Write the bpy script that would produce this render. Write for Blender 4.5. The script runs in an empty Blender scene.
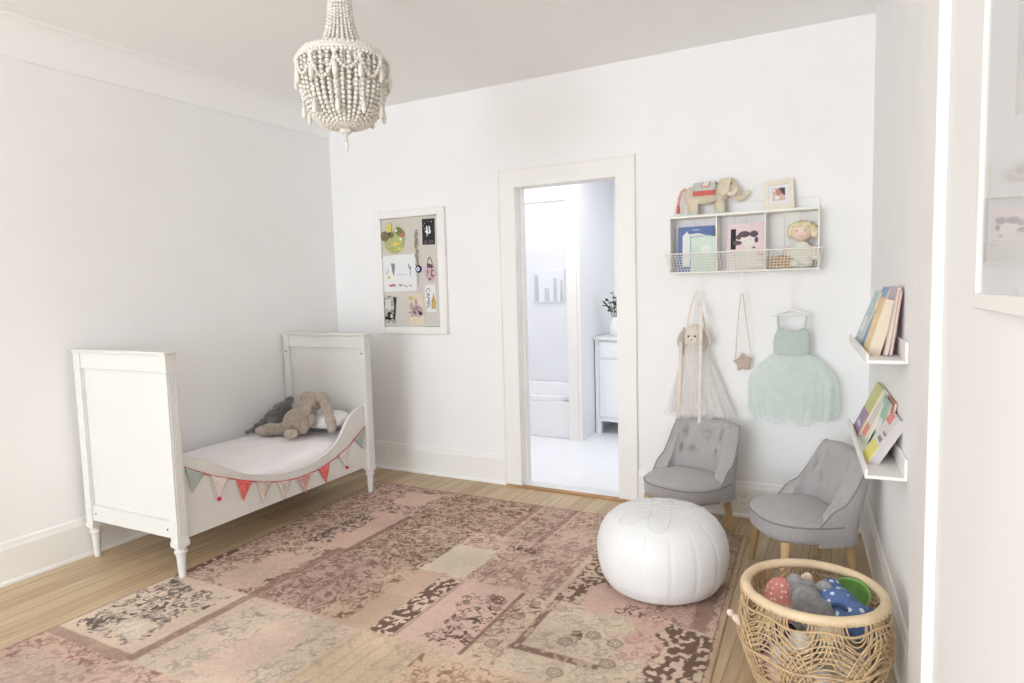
import bpy, bmesh, math, random
import numpy as np
from mathutils import Vector, Matrix, Euler
random.seed(7)
PI = math.pi
sc = bpy.context.scene
COL = sc.collection
R = math.radians

# ------------------------------------------------------------------ helpers
class M:
    """collects vertices and faces of one mesh"""
    def __init__(s):
        s.v = []; s.f = []; s.m = []; s.mi = 0; s.T = Matrix.Identity(4)
    def add(s, vs, fs):
        o = len(s.v)
        s.v += [tuple(s.T @ Vector(p)) for p in vs]
        s.f += [tuple(i + o for i in f) for f in fs]
        s.m += [s.mi] * len(fs)
        return s
    def box(s, x0, x1, y0, y1, z0, z1):
        v = [(x, y, z) for x in (x0, x1) for y in (y0, y1) for z in (z0, z1)]
        return s.add(v, [(0,1,3,2),(4,6,7,5),(0,4,5,1),(2,3,7,6),(0,2,6,4),(1,5,7,3)])
    def lathe(s, prof, n=24, c=(0,0,0), fn=None, cap=True):
        vs = []; fs = []
        for r, z in prof:
            for k in range(n):
                a = 2*PI*k/n
                rr = r if fn is None else fn(r, z, a)
                vs.append((c[0]+rr*math.cos(a), c[1]+rr*math.sin(a), c[2]+z))
        for i in range(len(prof)-1):
            for k in range(n):
                k2 = (k+1) % n
                fs.append((i*n+k, i*n+k2, (i+1)*n+k2, (i+1)*n+k))
        if cap:
            fs.append(tuple(range(n))[::-1]); fs.append(tuple((len(prof)-1)*n+k for k in range(n)))
        return s.add(vs, fs)
    def tube(s, pts, r, n=6, closed=False, flat=None):
        pts = [Vector(p) for p in pts]; N = len(pts)
        rr = r if isinstance(r, (list, tuple)) else [r]*N
        vs = []; fs = []; up = None
        for i in range(N):
            a = pts[(i-1) % N] if (closed or i > 0) else pts[i]
            b = pts[(i+1) % N] if (closed or i < N-1) else pts[i]
            t = (b-a)
            t = t.normalized() if t.length > 1e-9 else Vector((0,0,1))
            if up is None:
                up = Vector((0,0,1)) if abs(t.z) < .9 else Vector((0,1,0))
            e1 = (up - t*up.dot(t))
            e1 = e1.normalized() if e1.length > 1e-6 else t.orthogonal().normalized()
            e2 = t.cross(e1); up = e1
            for k in range(n):
                q = 2*PI*k/n
                vs.append(tuple(pts[i] + rr[i]*(math.cos(q)*e1*(flat or 1) + math.sin(q)*e2)))
        L = N if closed else N-1
        for i in range(L):
            j = (i+1) % N
            for k in range(n):
                k2 = (k+1) % n
                fs.append((i*n+k, i*n+k2, j*n+k2, j*n+k))
        if not closed:
            fs.append(tuple(range(n))[::-1]); fs.append(tuple((N-1)*n+k for k in range(n)))
        return s.add(vs, fs)
    def cyl(s, p0, p1, r0, r1=None, n=14):
        return s.tube([p0, p1], [r0, r0 if r1 is None else r1], n)
    def prism(s, poly, d0, d1, plane='xz'):
        def P(a, b, d):
            return {'xz': (a, d, b), 'xy': (a, b, d), 'yz': (d, a, b)}[plane]
        n = len(poly)
        vs = [P(a, b, d0) for a, b in poly] + [P(a, b, d1) for a, b in poly]
        fs = [tuple(range(n))[::-1], tuple(range(n, 2*n))]
        fs += [(i, (i+1) % n, n+(i+1) % n, n+i) for i in range(n)]
        return s.add(vs, fs)
    def ell(s, c, r, rot=(0,0,0), nu=18, nv=12):
        if not isinstance(r, (tuple, list)): r = (r, r, r)
        E = Euler(rot).to_matrix()
        vs = [tuple(Vector(c) + E @ Vector((0,0,-r[2])))]
        for i in range(1, nv):
            t = -PI/2 + PI*i/nv
            for k in range(nu):
                a = 2*PI*k/nu
                vs.append(tuple(Vector(c) + E @ Vector((r[0]*math.cos(t)*math.cos(a), r[1]*math.cos(t)*math.sin(a), r[2]*math.sin(t)))))
        vs.append(tuple(Vector(c) + E @ Vector((0,0,r[2]))))
        fs = [(0, 1+(k+1) % nu, 1+k) for k in range(nu)]
        for i in range(nv-2):
            for k in range(nu):
                k2 = (k+1) % nu; a = 1+i*nu; b = a+nu
                fs.append((a+k, a+k2, b+k2, b+k))
        l = len(vs)-1; a = 1+(nv-2)*nu
        fs += [(a+k, a+(k+1) % nu, l) for k in range(nu)]
        return s.add(vs, fs)
    def grid(s, fn, nu, nv, wrap=False):
        vs = [fn(i/(nu if wrap else nu-1), j/(nv-1)) for i in range(nu) for j in range(nv)]
        fs = []
        for i in range(nu if wrap else nu-1):
            i2 = (i+1) % nu
            for j in range(nv-1):
                fs.append((i*nv+j, i2*nv+j, i2*nv+j+1, i*nv+j+1))
        return s.add(vs, fs)

def obj(name, m, mats, parent=None, smooth=True, bevel=0, sub=0, solid=0, remesh=0, angle=38, label=None, fur=0):
    me = bpy.data.meshes.new(name)
    me.from_pydata(m.v, [], m.f)
    for a in (mats if isinstance(mats, (list, tuple)) else [mats]): me.materials.append(a)
    me.polygons.foreach_set('material_index', m.m)
    bm = bmesh.new(); bm.from_mesh(me)
    bmesh.ops.recalc_face_normals(bm, faces=bm.faces[:])
    bm.to_mesh(me); bm.free()
    if smooth:
        me.polygons.foreach_set('use_smooth', [True]*len(me.polygons))
        if not (remesh or sub): me.set_sharp_from_angle(angle=R(angle))
    me.update()
    o = bpy.data.objects.new(name, me); COL.objects.link(o)
    if parent is not None: o.parent = parent
    if solid:
        k = o.modifiers.new('solid', 'SOLIDIFY'); k.thickness = solid; k.offset = 0
    if bevel:
        k = o.modifiers.new('bevel', 'BEVEL'); k.width = bevel; k.segments = 2; k.limit_method = 'ANGLE'; k.angle_limit = R(40)
    if remesh:
        k = o.modifiers.new('remesh', 'REMESH'); k.mode = 'VOXEL'; k.voxel_size = remesh; k.use_smooth_shade = True
        k = o.modifiers.new('smooth', 'SMOOTH'); k.factor = .5; k.iterations = 5
    if sub:
        k = o.modifiers.new('sub', 'SUBSURF'); k.levels = sub; k.render_levels = sub
    if fur:
        t = bpy.data.textures.new(name + '_fur', 'CLOUDS'); t.noise_scale = fur*1.6; t.noise_depth = 2
        k = o.modifiers.new('fur', 'DISPLACE'); k.texture = t; k.strength = fur; k.mid_level = .5
    if label: o['label'] = label
    return o

def thing(name, label, cat, loc=(0,0,0), rz=0, group=None):
    o = bpy.data.objects.new(name, None); COL.objects.link(o)
    o.empty_display_size = .05
    o.location = loc; o.rotation_euler = (0, 0, rz)
    o['label'] = label; o['category'] = cat
    if group: o['group'] = group
    return o

def tag(o, label, cat, group=None, kind=None):
    o['label'] = label; o['category'] = cat
    if group: o['group'] = group
    if kind: o['kind'] = kind
    return o

def struct(name, m, mats, label=None, cat='wall', bevel=0, smooth=False, parent=None):
    o = obj(name, m, mats, parent, smooth=smooth, bevel=bevel)
    if parent is None:
        o['kind'] = 'structure'
        o['label'] = label or name.replace('_', ' '); o['category'] = cat
    return o

def s2l(c):
    return tuple((x/12.92 if x <= .04045 else ((x+.055)/1.055)**2.4) for x in [k/255 for k in c[:3]])

def mat(name, rgb, rough=.6, var=.06, vscale=8, bump=0, bscale=60, spec=.4, sheen=0, stretch=None, metal=0, coat=0, rgb2=None):
    """principled material with procedural colour variation and bump"""
    m = bpy.data.materials.new(name); m.use_nodes = True
    nt = m.node_tree; N = nt.nodes; L = nt.links
    p = N['Principled BSDF']
    c = s2l(rgb)
    tc = N.new('ShaderNodeTexCoord'); mp = N.new('ShaderNodeMapping')
    L.new(tc.outputs['Object'], mp.inputs['Vector'])
    if stretch: mp.inputs['Scale'].default_value = stretch
    n = N.new('ShaderNodeTexNoise'); n.inputs['Scale'].default_value = vscale; n.inputs['Detail'].default_value = 4
    L.new(mp.outputs[0], n.inputs['Vector'])
    r = N.new('ShaderNodeValToRGB')
    c2 = s2l(rgb2) if rgb2 else tuple(x*(1-var) for x in c)
    r.color_ramp.elements[0].position = .35; r.color_ramp.elements[1].position = .65
    r.color_ramp.elements[0].color = (*c2, 1); r.color_ramp.elements[1].color = (*[min(1, x*(1+(var*.3 if not rgb2 else 0))) for x in c], 1)
    L.new(n.outputs['Fac'], r.inputs[0]); L.new(r.outputs[0], p.inputs['Base Color'])
    p.inputs['Roughness'].default_value = rough
    p.inputs['Specular IOR Level'].default_value = spec
    p.inputs['Metallic'].default_value = metal
    if coat: p.inputs['Coat Weight'].default_value = coat
    if sheen:
        p.inputs['Sheen Weight'].default_value = sheen; p.inputs['Sheen Roughness'].default_value = .5
    if bump:
        n2 = N.new('ShaderNodeTexNoise'); n2.inputs['Scale'].default_value = bscale; n2.inputs['Detail'].default_value = 3
        L.new(mp.outputs[0], n2.inputs['Vector'])
        b = N.new('ShaderNodeBump'); b.inputs['Strength'].default_value = bump; b.inputs['Distance'].default_value = .005
        L.new(n2.outputs['Fac'], b.inputs['Height']); L.new(b.outputs[0], p.inputs['Normal'])
    return m

def dotted(name, rgb, dot, scale=60, size=.32, rough=.8):
    m = mat(name, rgb, rough)
    nt = m.node_tree; N = nt.nodes; L = nt.links; p = N['Principled BSDF']
    src = p.inputs['Base Color'].links[0].from_socket
    tc = N.new('ShaderNodeTexCoord'); v = N.new('ShaderNodeTexVoronoi'); v.inputs['Scale'].default_value = scale
    v.inputs['Randomness'].default_value = .55
    L.new(tc.outputs['Object'], v.inputs['Vector'])
    lt = N.new('ShaderNodeMath'); lt.operation = 'LESS_THAN'; lt.inputs[1].default_value = size
    L.new(v.outputs['Distance'], lt.inputs[0])
    mx = N.new('ShaderNodeMix'); mx.data_type = 'RGBA'
    L.new(lt.outputs[0], mx.inputs['Factor']); L.new(src, mx.inputs[6]); mx.inputs[7].default_value = (*s2l(dot), 1)
    L.new(mx.outputs[2], p.inputs['Base Color'])
    return m

def tulle(name, rgb, clear=.45):
    m = bpy.data.materials.new(name); m.use_nodes = True
    nt = m.node_tree; N = nt.nodes; L = nt.links
    N.remove(N['Principled BSDF'])
    d = N.new('ShaderNodeBsdfDiffuse'); t = N.new('ShaderNodeBsdfTranslucent'); tr = N.new('ShaderNodeBsdfTransparent')
    for b in (d, t): b.inputs['Color'].default_value = (*s2l(rgb), 1)
    a = N.new('ShaderNodeMixShader'); a.inputs[0].default_value = .4
    L.new(d.outputs[0], a.inputs[1]); L.new(t.outputs[0], a.inputs[2])
    tc = N.new('ShaderNodeTexCoord'); n = N.new('ShaderNodeTexNoise'); n.inputs['Scale'].default_value = 30
    L.new(tc.outputs['Object'], n.inputs['Vector'])
    mr = N.new('ShaderNodeMapRange'); mr.inputs['To Min'].default_value = 1-clear-.04; mr.inputs['To Max'].default_value = 1-clear+.04
    L.new(n.outputs['Fac'], mr.inputs['Value'])
    b = N.new('ShaderNodeMixShader'); L.new(mr.outputs[0], b.inputs[0])
    L.new(tr.outputs[0], b.inputs[1]); L.new(a.outputs[0], b.inputs[2])
    L.new(b.outputs[0], N['Material Output'].inputs['Surface'])
    return m

# ------------------------------------------------------------------ materials
WALL = mat('wall_paint', (248,247,246), .75, .015, 3, .05, 220, spec=.25)
CEIL = mat('ceiling_paint', (251,250,249), .85, .01, 3, spec=.2)
TRIM = mat('trim_paint', (246,244,240), .42, .01, 4, spec=.45)
BEDW = mat('bed_paint', (224,222,217), .38, .015, 5, spec=.5)
BATHW = mat('bathroom_paint', (244,245,248), .5, .01, 3)
PORC = mat('white_enamel', (248,248,250), .2, .01, 3, spec=.5)
VANW = mat('vanity_paint', (240,241,244), .4, .01, 3)
STONE = mat('marble_top', (236,236,238), .25, .1, 9)
WIREW = mat('cream_metal', (245,242,234), .45, .02, 10)
WHITE = mat('plain_white', (240,239,236), .6, .02, 10)
PAPER = mat('white_paper', (236,236,236), .8, .02, 10)
BEAD = mat('whitewashed_bead', (234,230,222), .7, .12, 60, .15, 200)
BEAD2 = mat('pale_clay_bead', (234,229,221), .6, .1, 40)
FABG = mat('grey_upholstery', (179,175,174), .95, .07, 60, .35, 700, sheen=.3, spec=.15)
PIPE = mat('grey_piping', (144,142,142), .95, .05, 60, spec=.1)
OAK = mat('light_oak', (206,174,130), .5, .22, 14, .05, 90, stretch=(1,1,.15))
OAKD = mat('threshold_oak', (190,146,98), .5, .3, 14, .05, 90, stretch=(.2,1,1))
LEATH = mat('white_leather', (236,236,236), .5, .03, 6, .12, 60, spec=.4)
STITCH = mat('pale_stitch', (222,222,224), .8, .03, 30)
CANE = mat('rattan_cane', (208,180,140), .55, .22, 40, .2, 120)
CANEP = mat('rattan_rim', (232,208,172), .5, .1, 14, .1, 80)
QUILT = mat('white_quilt', (250,246,247), .95, .03, 10, .35, 25)
PILLOW = mat('white_pillow', (250,247,248), .95, .02, 10, .3, 20)
BUNNY = mat('beige_plush', (184,170,156), 1, .16, 40, .7, 240, sheen=.5, spec=.05)
BUNNYL = mat('pale_plush_foot', (202,188,176), 1, .1, 60, .6, 240, sheen=.4, spec=.05)
GREYP = mat('dark_grey_plush', (126,124,120), 1, .4, 60, .9, 200, sheen=.4, spec=.05)
BLACKM = mat('black_plastic', (28,26,26), .4, .1, 20)
CORD = mat('red_cord', (200,80,90), .9, .1, 60)
F_RED = dotted('red_dotted_cotton', (222,96,92), (244,214,206), 90, .22)
F_GREY = mat('sage_cotton', (176,186,180), .95, .08, 40)
F_FLOR = dotted('floral_cotton', (222,206,194), (176,150,140), 110, .38)
F_BEIGE = mat('beige_cotton', (206,192,176), .95, .1, 40)
F_WHITE = dotted('white_dotted_cotton', (232,224,216), (206,150,150), 120, .3)
F_ROSE = dotted('rose_dotted_cotton', (206,150,144), (232,214,204), 110, .36)
POM = mat('crimson_pompom', (196,40,72), .95, .15, 80)
LINEN = mat('linen_board', (216,210,200), .95, .05, 60, .3, 500)
FLAX = mat('flax_felt', (226,212,190), .95, .08, 30, .3, 300)
MINTF = mat('mint_felt', (204,214,206), .95, .05, 30)
REDF = mat('red_felt', (214,112,106), .95, .06, 30)
ROSEF = mat('rose_felt', (222,166,164), .95, .06, 30)
IVORY = mat('ivory_felt', (240,232,216), .9, .04, 30)
BLUEB = mat('blue_cover', (104,128,178), .55, .05, 20)
MINTB = mat('mint_cover', (214,230,216), .6, .04, 20)
PINKB = mat('pink_cover', (240,216,220), .6, .04, 20)
BLK = mat('black_ink', (38,34,36), .6, .1, 30)
PLUM = mat('dark_hair_print', (104,92,98), .7, .1, 30)
SKINP = mat('pale_face_print', (240,234,228), .7, .02, 30)
DRESSP = mat('cream_dress_print', (232,230,216), .7, .03, 30)
BLOND = mat('blond_wool', (238,226,188), .95, .12, 60, .5, 150)
SKIND = mat('doll_skin', (242,216,198), .8, .03, 20)
TANW = mat('tan_wicker', (206,172,134), .7, .35, 60)
BODICE = mat('sage_knit', (196,206,202), .95, .05, 60, .2, 400)
TUL1 = tulle('mint_tulle', (246,253,249), .66)
TUL2 = tulle('blush_tulle', (254,251,249), .68)
LINENC = mat('cream_linen', (230,218,204), .95, .06, 40, .2, 300)
EARIN = mat('grey_beige_ear', (202,192,180), .95, .08, 40)
RIBB = mat('cream_ribbon', (234,224,214), .9, .04, 30)
STARL = mat('taupe_leather', (196,174,160), .7, .06, 30)
ROPE = mat('pale_cord', (214,204,190), .9, .06, 60)
LEAF = mat('dark_leaf', (70,88,62), .6, .3, 30)
TERRA = mat('white_pot', (240,240,240), .4, .02, 10)
PRINTG = mat('grey_wash', (214,216,219), .8, .12, 12, stretch=(1,1,.3))
GRASS = mat('craft_green', (168,176,104), .8, .3, 40, rgb2=(196,196,140))
CRAFTB = mat('craft_brown', (136,124,96), .9, .35, 60)
YELLOW = mat('craft_yellow', (222,208,110), .8, .1, 40)
DRIED = mat('dried_stem', (172,166,148), .9, .2, 60)
NAVY = mat('navy_glass', (36,38,92), .15, .05, 20, spec=.6)
PHOTOG = mat('grey_photo', (120,116,112), .5, .9, 40, rgb2=(216,214,210))
ROSEC = mat('rose_drawing', (196,160,170), .8, .3, 50, rgb2=(226,206,204))
CARDY = mat('cream_card', (228,214,190), .8, .06, 20)
GOLD = mat('ochre_print', (206,170,104), .7, .15, 40)
NIGHT = mat('night_card', (52,46,58), .5, .3, 18, rgb2=(30,28,32))
SKIRTB = mat('pinkish_cloth', (224,182,174), .95, .15, 50, .6, 90)
BLUEC = dotted('blue_dotted_cloth', (86,112,160), (206,214,226), 38, .26)
GREEN = mat('green_plastic', (112,158,80), .35, .08, 12)
TEAL = mat('pale_teal_cover', (196,216,218), .6, .06, 20)
BLUE2 = mat('sky_blue_cover', (146,174,202), .6, .08, 20)
ORNG = mat('apricot_cover', (238,210,164), .6, .12, 12)
PAGE = mat('page_edges', (236,222,200), .9, .06, 160, stretch=(1,1,8))
LILAC = mat('lilac_cover', (206,186,200), .6, .06, 20)
ROSE2 = mat('dusty_rose_cover', (208,172,178), .6, .06, 20)
LIME = mat('lime_cover', (216,214,150), .6, .1, 20, rgb2=(206,208,146))
VIOL = mat('violet_cover', (176,150,182), .6, .1, 20)
SAGE = mat('sage_cover', (176,206,190), .6, .06, 20)
RUST = mat('rust_cover', (182,126,110), .6, .1, 20)
LEMON = mat('lemon_print', (240,230,126), .6, .04, 20)
CORAL = mat('coral_print', (234,150,142), .6, .04, 20)
OFFW = mat('offwhite_cover', (228,224,220), .6, .04, 20)
SPIKE = mat('dark_slot', (60,56,52), .6, .05, 20)
PURP = mat('purple_plush', (128,112,150), 1, .2, 40, .5, 200)

def glass_mat():
    m = bpy.data.materials.new('picture_glass'); m.use_nodes = True
    nt = m.node_tree; N = nt.nodes; L = nt.links; N.remove(N['Principled BSDF'])
    g = N.new('ShaderNodeBsdfGlossy'); g.inputs['Roughness'].default_value = .015
    t = N.new('ShaderNodeBsdfTransparent'); f = N.new('ShaderNodeLayerWeight'); pw = N.new('ShaderNodeMath'); pw.operation = 'POWER'; pw.inputs[1].default_value = 5
    ml = N.new('ShaderNodeMath'); ml.operation = 'MULTIPLY_ADD'; ml.inputs[1].default_value = .9; ml.inputs[2].default_value = .03
    L.new(f.outputs['Facing'], pw.inputs[0]); L.new(pw.outputs[0], ml.inputs[0])
    x = N.new('ShaderNodeMixShader'); L.new(ml.outputs[0], x.inputs[0]); L.new(t.outputs[0], x.inputs[1]); L.new(g.outputs[0], x.inputs[2])
    L.new(x.outputs[0], N['Material Output'].inputs['Surface'])
    return m
GLASS = glass_mat()

def floor_mat():
    m = mat('oak_planks', (206,180,144), .42, .1, 3, spec=.4)
    nt = m.node_tree; N = nt.nodes; L = nt.links; p = N['Principled BSDF']
    tc = N.new('ShaderNodeTexCoord'); mp = N.new('ShaderNodeMapping'); mp.inputs['Rotation'].default_value = (0, 0, PI/2)
    L.new(tc.outputs['Object'], mp.inputs['Vector'])
    b = N.new('ShaderNodeTexBrick'); b.inputs['Scale'].default_value = 1
    b.inputs['Brick Width'].default_value = 1.9; b.inputs['Row Height'].default_value = .098
    b.inputs['Mortar Size'].default_value = .0016; b.inputs['Mortar Smooth'].default_value = .3; b.inputs['Bias'].default_value = -.15
    b.offset = .37; b.squash = 1
    b.inputs['Color1'].default_value = (*s2l((208,187,156)), 1); b.inputs['Color2'].default_value = (*s2l((186,158,124)), 1)
    b.inputs['Mortar'].default_value = (*s2l((140,114,90)), 1)
    L.new(mp.outputs[0], b.inputs['Vector'])
    # grain
    mg = N.new('ShaderNodeMapping'); mg.inputs['Scale'].default_value = (26, 1.3, 1); L.new(tc.outputs['Object'], mg.inputs['Vector'])
    n = N.new('ShaderNodeTexNoise'); n.inputs['Scale'].default_value = 2.2; n.inputs['Detail'].default_value = 6; n.inputs['Distortion'].default_value = .6
    L.new(mg.outputs[0], n.inputs['Vector'])
    r = N.new('ShaderNodeValToRGB'); r.color_ramp.elements[0].position = .3; r.color_ramp.elements[1].position = .72
    r.color_ramp.elements[0].color = (.70,.62,.53,1); r.color_ramp.elements[1].color = (1.05,1.03,1.0,1)
    L.new(n.outputs['Fac'], r.inputs[0])
    x = N.new('ShaderNodeMix'); x.data_type = 'RGBA'; x.blend_type = 'MULTIPLY'; x.inputs['Factor'].default_value = .8
    L.new(b.outputs['Color'], x.inputs[6]); L.new(r.outputs[0], x.inputs[7]); L.new(x.outputs[2], p.inputs['Base Color'])
    return m
FLOORM = floor_mat()

def tile_mat():
    m = mat('white_mosaic', (243,244,247), .3, .02, 3)
    nt = m.node_tree; N = nt.nodes; L = nt.links; p = N['Principled BSDF']
    tc = N.new('ShaderNodeTexCoord'); v = N.new('ShaderNodeTexVoronoi'); v.feature = 'DISTANCE_TO_EDGE'
    v.inputs['Scale'].default_value = 28; v.inputs['Randomness'].default_value = .05
    L.new(tc.outputs['Object'], v.inputs['Vector'])
    r = N.new('ShaderNodeValToRGB'); r.color_ramp.elements[0].position = .02; r.color_ramp.elements[1].position = .06
    r.color_ramp.elements[0].color = (*s2l((226,228,232)), 1); r.color_ramp.elements[1].color = (*s2l((244,245,249)), 1)
    L.new(v.outputs['Distance'], r.inputs[0]); L.new(r.outputs[0], p.inputs['Base Color'])
    return m
TILE = tile_mat()

# ------------------------------------------------------------------ the setting
H = 2.70
TA = math.atan(.0755)                      # the right wall runs a little out of square
RX, RY = Vector((math.cos(TA), math.sin(TA), 0)), Vector((-math.sin(TA), math.cos(TA), 0))
RO = Vector((3.68, 0, 0))
def RW(lx, ly, z=0): return RO + RX*lx + RY*ly + Vector((0, 0, z))
RMAT = Matrix.Translation(RO) @ Matrix.Rotation(TA, 4, 'Z')
REAR = -8.8
xr = 3.68 - .0755*REAR
struct('floor', M().prism([(-.1,.06),(3.75,.06),(xr+.1,REAR-.1),(-.1,REAR-.1)], -.06, 0, 'xy'), FLOORM, 'light oak plank floor', 'floor')
struct('ceiling', M().prism([(-.1,.06),(3.8,.06),(xr+.1,REAR-.1),(-.1,REAR-.1)], H, H+.06, 'xy'), CEIL, 'white ceiling', 'ceiling')
DX0, DX1, DH, WT = 1.592, 2.312, 2.035, .115
m = M(); m.box(-.1, DX0, 0, WT, -.06, H); m.box(DX1, 3.86, 0, WT, -.06, H); m.box(DX0, DX1, 0, WT, DH, H)
struct('wall_back', m, WALL, 'white wall with the open doorway')
# left wall with a window behind the camera
m = M(); WL0, WL1 = -7.9, -4.6
m.box(-.12, 0, WL1, .0, -.06, H); m.box(-.12, 0, REAR-.1, WL0, -.06, H); m.box(-.12, 0, WL0, WL1, -.06, .75); m.box(-.12, 0, WL0, WL1, 2.4, H)
struct('wall_left', m, WALL, 'white wall behind the bed')
m = M(); m.T = RMAT
m.box(0, .12, -4.9, .02, -.06, H); m.box(0, .12, -9.1, -8.0, -.06, H); m.box(0, .12, -8.0, -4.9, -.06, .75); m.box(0, .12, -8.0, -4.9, 2.4, H)
struct('wall_right', m, WALL, 'white wall with the book ledges')
m = M(); WR0, WR1 = .15, 3.0
m.box(-.12, WR0, REAR-.12, REAR, -.06, H); m.box(WR1, xr+.2, REAR-.12, REAR, -.06, H)
m.box(WR0, WR1, REAR-.12, REAR, -.06, .25); m.box(WR0, WR1, REAR-.12, REAR, 2.55, H)
struct('wall_rear', m, WALL, 'white wall behind the viewer')
def window(name, m0, label):
    struct(name, m0, TRIM, label, 'window', bevel=.003)
m = M()
for a, b in ((WR0, WR0+.06), (WR1-.06, WR1), ((WR0+WR1)/2-.03, (WR0+WR1)/2+.03)): m.box(a, b, REAR-.1, REAR-.04, .25, 2.55)
for a, b in ((.25,.31), (2.49,2.55), (1.4,1.44)): m.box(WR0, WR1, REAR-.1, REAR-.04, a, b)
window('window_1', m, 'wide window behind the viewer')
m = M()
for a, b in ((WL0, WL0+.06), (WL1-.06, WL1), ((WL0+WL1)/2-.02, (WL0+WL1)/2+.02)): m.box(-.1, -.04, a, b, .75, 2.4)
for a, b in ((.75,.81), (2.34,2.4), (1.56,1.6)): m.box(-.1, -.04, WL0, WL1, a, b)
window('window_2', m, 'side window in the left wall')

m = M(); m.T = RMAT
for a, b in ((-8.0, -7.94), (-4.96, -4.9), (-6.47, -6.43)): m.box(.04, .1, a, b, .75, 2.4)
for a, b in ((.75,.81), (2.34,2.4), (1.56,1.6)): m.box(.04, .1, -8.0, -4.9, a, b)
window('added_window_3', m, 'unseen window added in the right wall for light')  # unseen window, added with its opening to brighten the side walls

def base_profile(h=.21):
    return [(0,0),(.022,0),(.022,.012),(.016,.022),(.016,h-.035),(.012,h-.022),(.010,h-.008),(.006,h),(0,h)]
# baseboards (profile swept along the wall)
m = M(); m.add(*(lambda pr: ([(a, REAR, z) for a, z in pr] + [(a, 0, z) for a, z in pr],
    [tuple(range(len(pr)))[::-1], tuple(range(len(pr), 2*len(pr)))] + [(i, (i+1) % len(pr), len(pr)+(i+1) % len(pr), len(pr)+i) for i in range(len(pr))]))(base_profile()))
struct('baseboard_left', m, TRIM, 'tall white baseboard behind the bed', 'baseboard')
m = M()
for x0, x1 in ((0, 1.48), (2.424, 3.68)):
    pr = base_profile(); n = len(pr)
    m.add([(x0, -a, z) for a, z in pr] + [(x1, -a, z) for a, z in pr],
          [tuple(range(n)), tuple(range(n, 2*n))[::-1]] + [(i, n+i, n+(i+1) % n, (i+1) % n) for i in range(n)])
struct('baseboard_back', m, TRIM, 'white baseboard beside the doorway', 'baseboard')
m = M(); m.T = RMAT
for y0, y1 in ((-1.70, 0), (-8.7, -1.92)):
    pr = base_profile(); n = len(pr)
    m.add([(-a, y0, z) for a, z in pr] + [(-a, y1, z) for a, z in pr],
          [tuple(range(n)), tuple(range(n, 2*n))[::-1]] + [(i, n+i, n+(i+1) % n, (i+1) % n) for i in range(n)])
struct('baseboard_right', m, TRIM, 'white baseboard under the book ledges', 'baseboard')
m = M(); m.T = RMAT; m.box(-.028, 0, -1.92, -1.70, 0, H)
struct('trim_3', m, TRIM, 'flat white upright trim board on the right wall', 'trim', bevel=.004)
# plaster cove along the left wall
pr = [(0, 2.538)] + [(.165*(1-math.cos(t*PI/2/8)), 2.545+.155*math.sin(t*PI/2/8)) for t in range(9)] + [(0, 2.7)]
pr = [(0, 2.535), (.012, 2.535), (.012, 2.547)] + [(.012+.12*(1-math.cos(t*PI/2/8)), 2.547+.145*math.sin(t*PI/2/8)) for t in range(1, 9)] + [(.14, 2.7), (0, 2.7)]
n = len(pr); m = M()
m.add([(a, REAR, z) for a, z in pr] + [(a, 0, z) for a, z in pr],
      [tuple(range(n))[::-1], tuple(range(n, 2*n))] + [(i, (i+1) % n, n+(i+1) % n, n+i) for i in range(n)])
struct('trim_2', m, CEIL, 'coved cornice along the left wall', 'trim', smooth=True)
# door casing and jambs
m = M()
CW = .10
m.box(DX0-CW, DX0, -.018, 0, 0, DH); m.box(DX1, DX1+CW, -.018, 0, 0, DH); m.box(DX0-CW, DX1+CW, -.018, 0, DH, DH+CW)
m.box(DX0-CW-.012, DX0-CW, -.026, 0, 0, DH+CW+.012); m.box(DX1+CW, DX1+CW+.012, -.026, 0, 0, DH+CW+.012); m.box(DX0-CW, DX1+CW, -.026, 0, DH+CW, DH+CW+.012)
m.box(DX0, DX0+.012, -.018, WT, 0, DH-.012); m.box(DX1-.012, DX1, -.018, WT, 0, DH-.012); m.box(DX0, DX1, -.018, WT, DH-.012, DH)
m.box(DX0+.012, DX0+.022, .06, WT, 0, DH-.012); m.box(DX1-.022, DX1-.012, .06, WT, 0, DH-.012)
struct('trim_1', m, TRIM, 'white casing around the doorway', 'trim')
m = M(); m.box(DX0-CW, DX1+CW, -.036, -.0185, 0, .013); m.box(DX0+.012, DX1-.012, -.0185, .006, 0, .013)
struct('trim_4', m, OAKD, 'brown oak threshold strip in the doorway', 'trim', bevel=.003)

struct('trim_6', M().box(DX0+.012, DX1-.012, .0062, WT-.002, 0, .012), STONE, 'white marble saddle in the doorway', 'trim', bevel=.003)
# ------------------------------------------------------------------ bathroom beyond the door
BX0, BX1, BY1, BH = .1, 3.0, 2.25, 2.5
struct('floor_bathroom', M().box(BX0-.1, BX1+.1, WT-.002, BY1+.1, -.06, .004), TILE, 'white mosaic bathroom floor', 'floor')
struct('ceiling_bathroom', M().box(BX0-.1, BX1+.1, WT, BY1+.1, BH, BH+.06), BATHW, 'white bathroom ceiling', 'ceiling')
m = M(); m.box(BX0-.1, BX0, WT, BY1+.1, 0, BH)
struct('wall_bathroom_left', m, BATHW, 'white bathroom wall left of the tub')
struct('wall_bathroom_back', M().box(BX0, BX1, BY1, BY1+.1, 0, BH), BATHW, 'white bathroom wall behind the tub')
struct('wall_bathroom_right', M().box(BX1, BX1+.1, WT, BY1+.1, 0, BH), BATHW, 'white bathroom wall beyond the vanity')
m = M(); m.box(1.40, 1.495, 1.36, BY1, 0, BH)
struct('wall_partition', m, BATHW, 'white partition wall between tub and vanity')
m = M(); m.box(1.385, 1.475, 1.335, 1.36, 0, 2.42); m.box(1.475, 1.505, 1.345, 1.36, 0, 2.42); m.box(BX0, 1.385, 1.345, 1.36, 2.10, 2.17)
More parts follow.
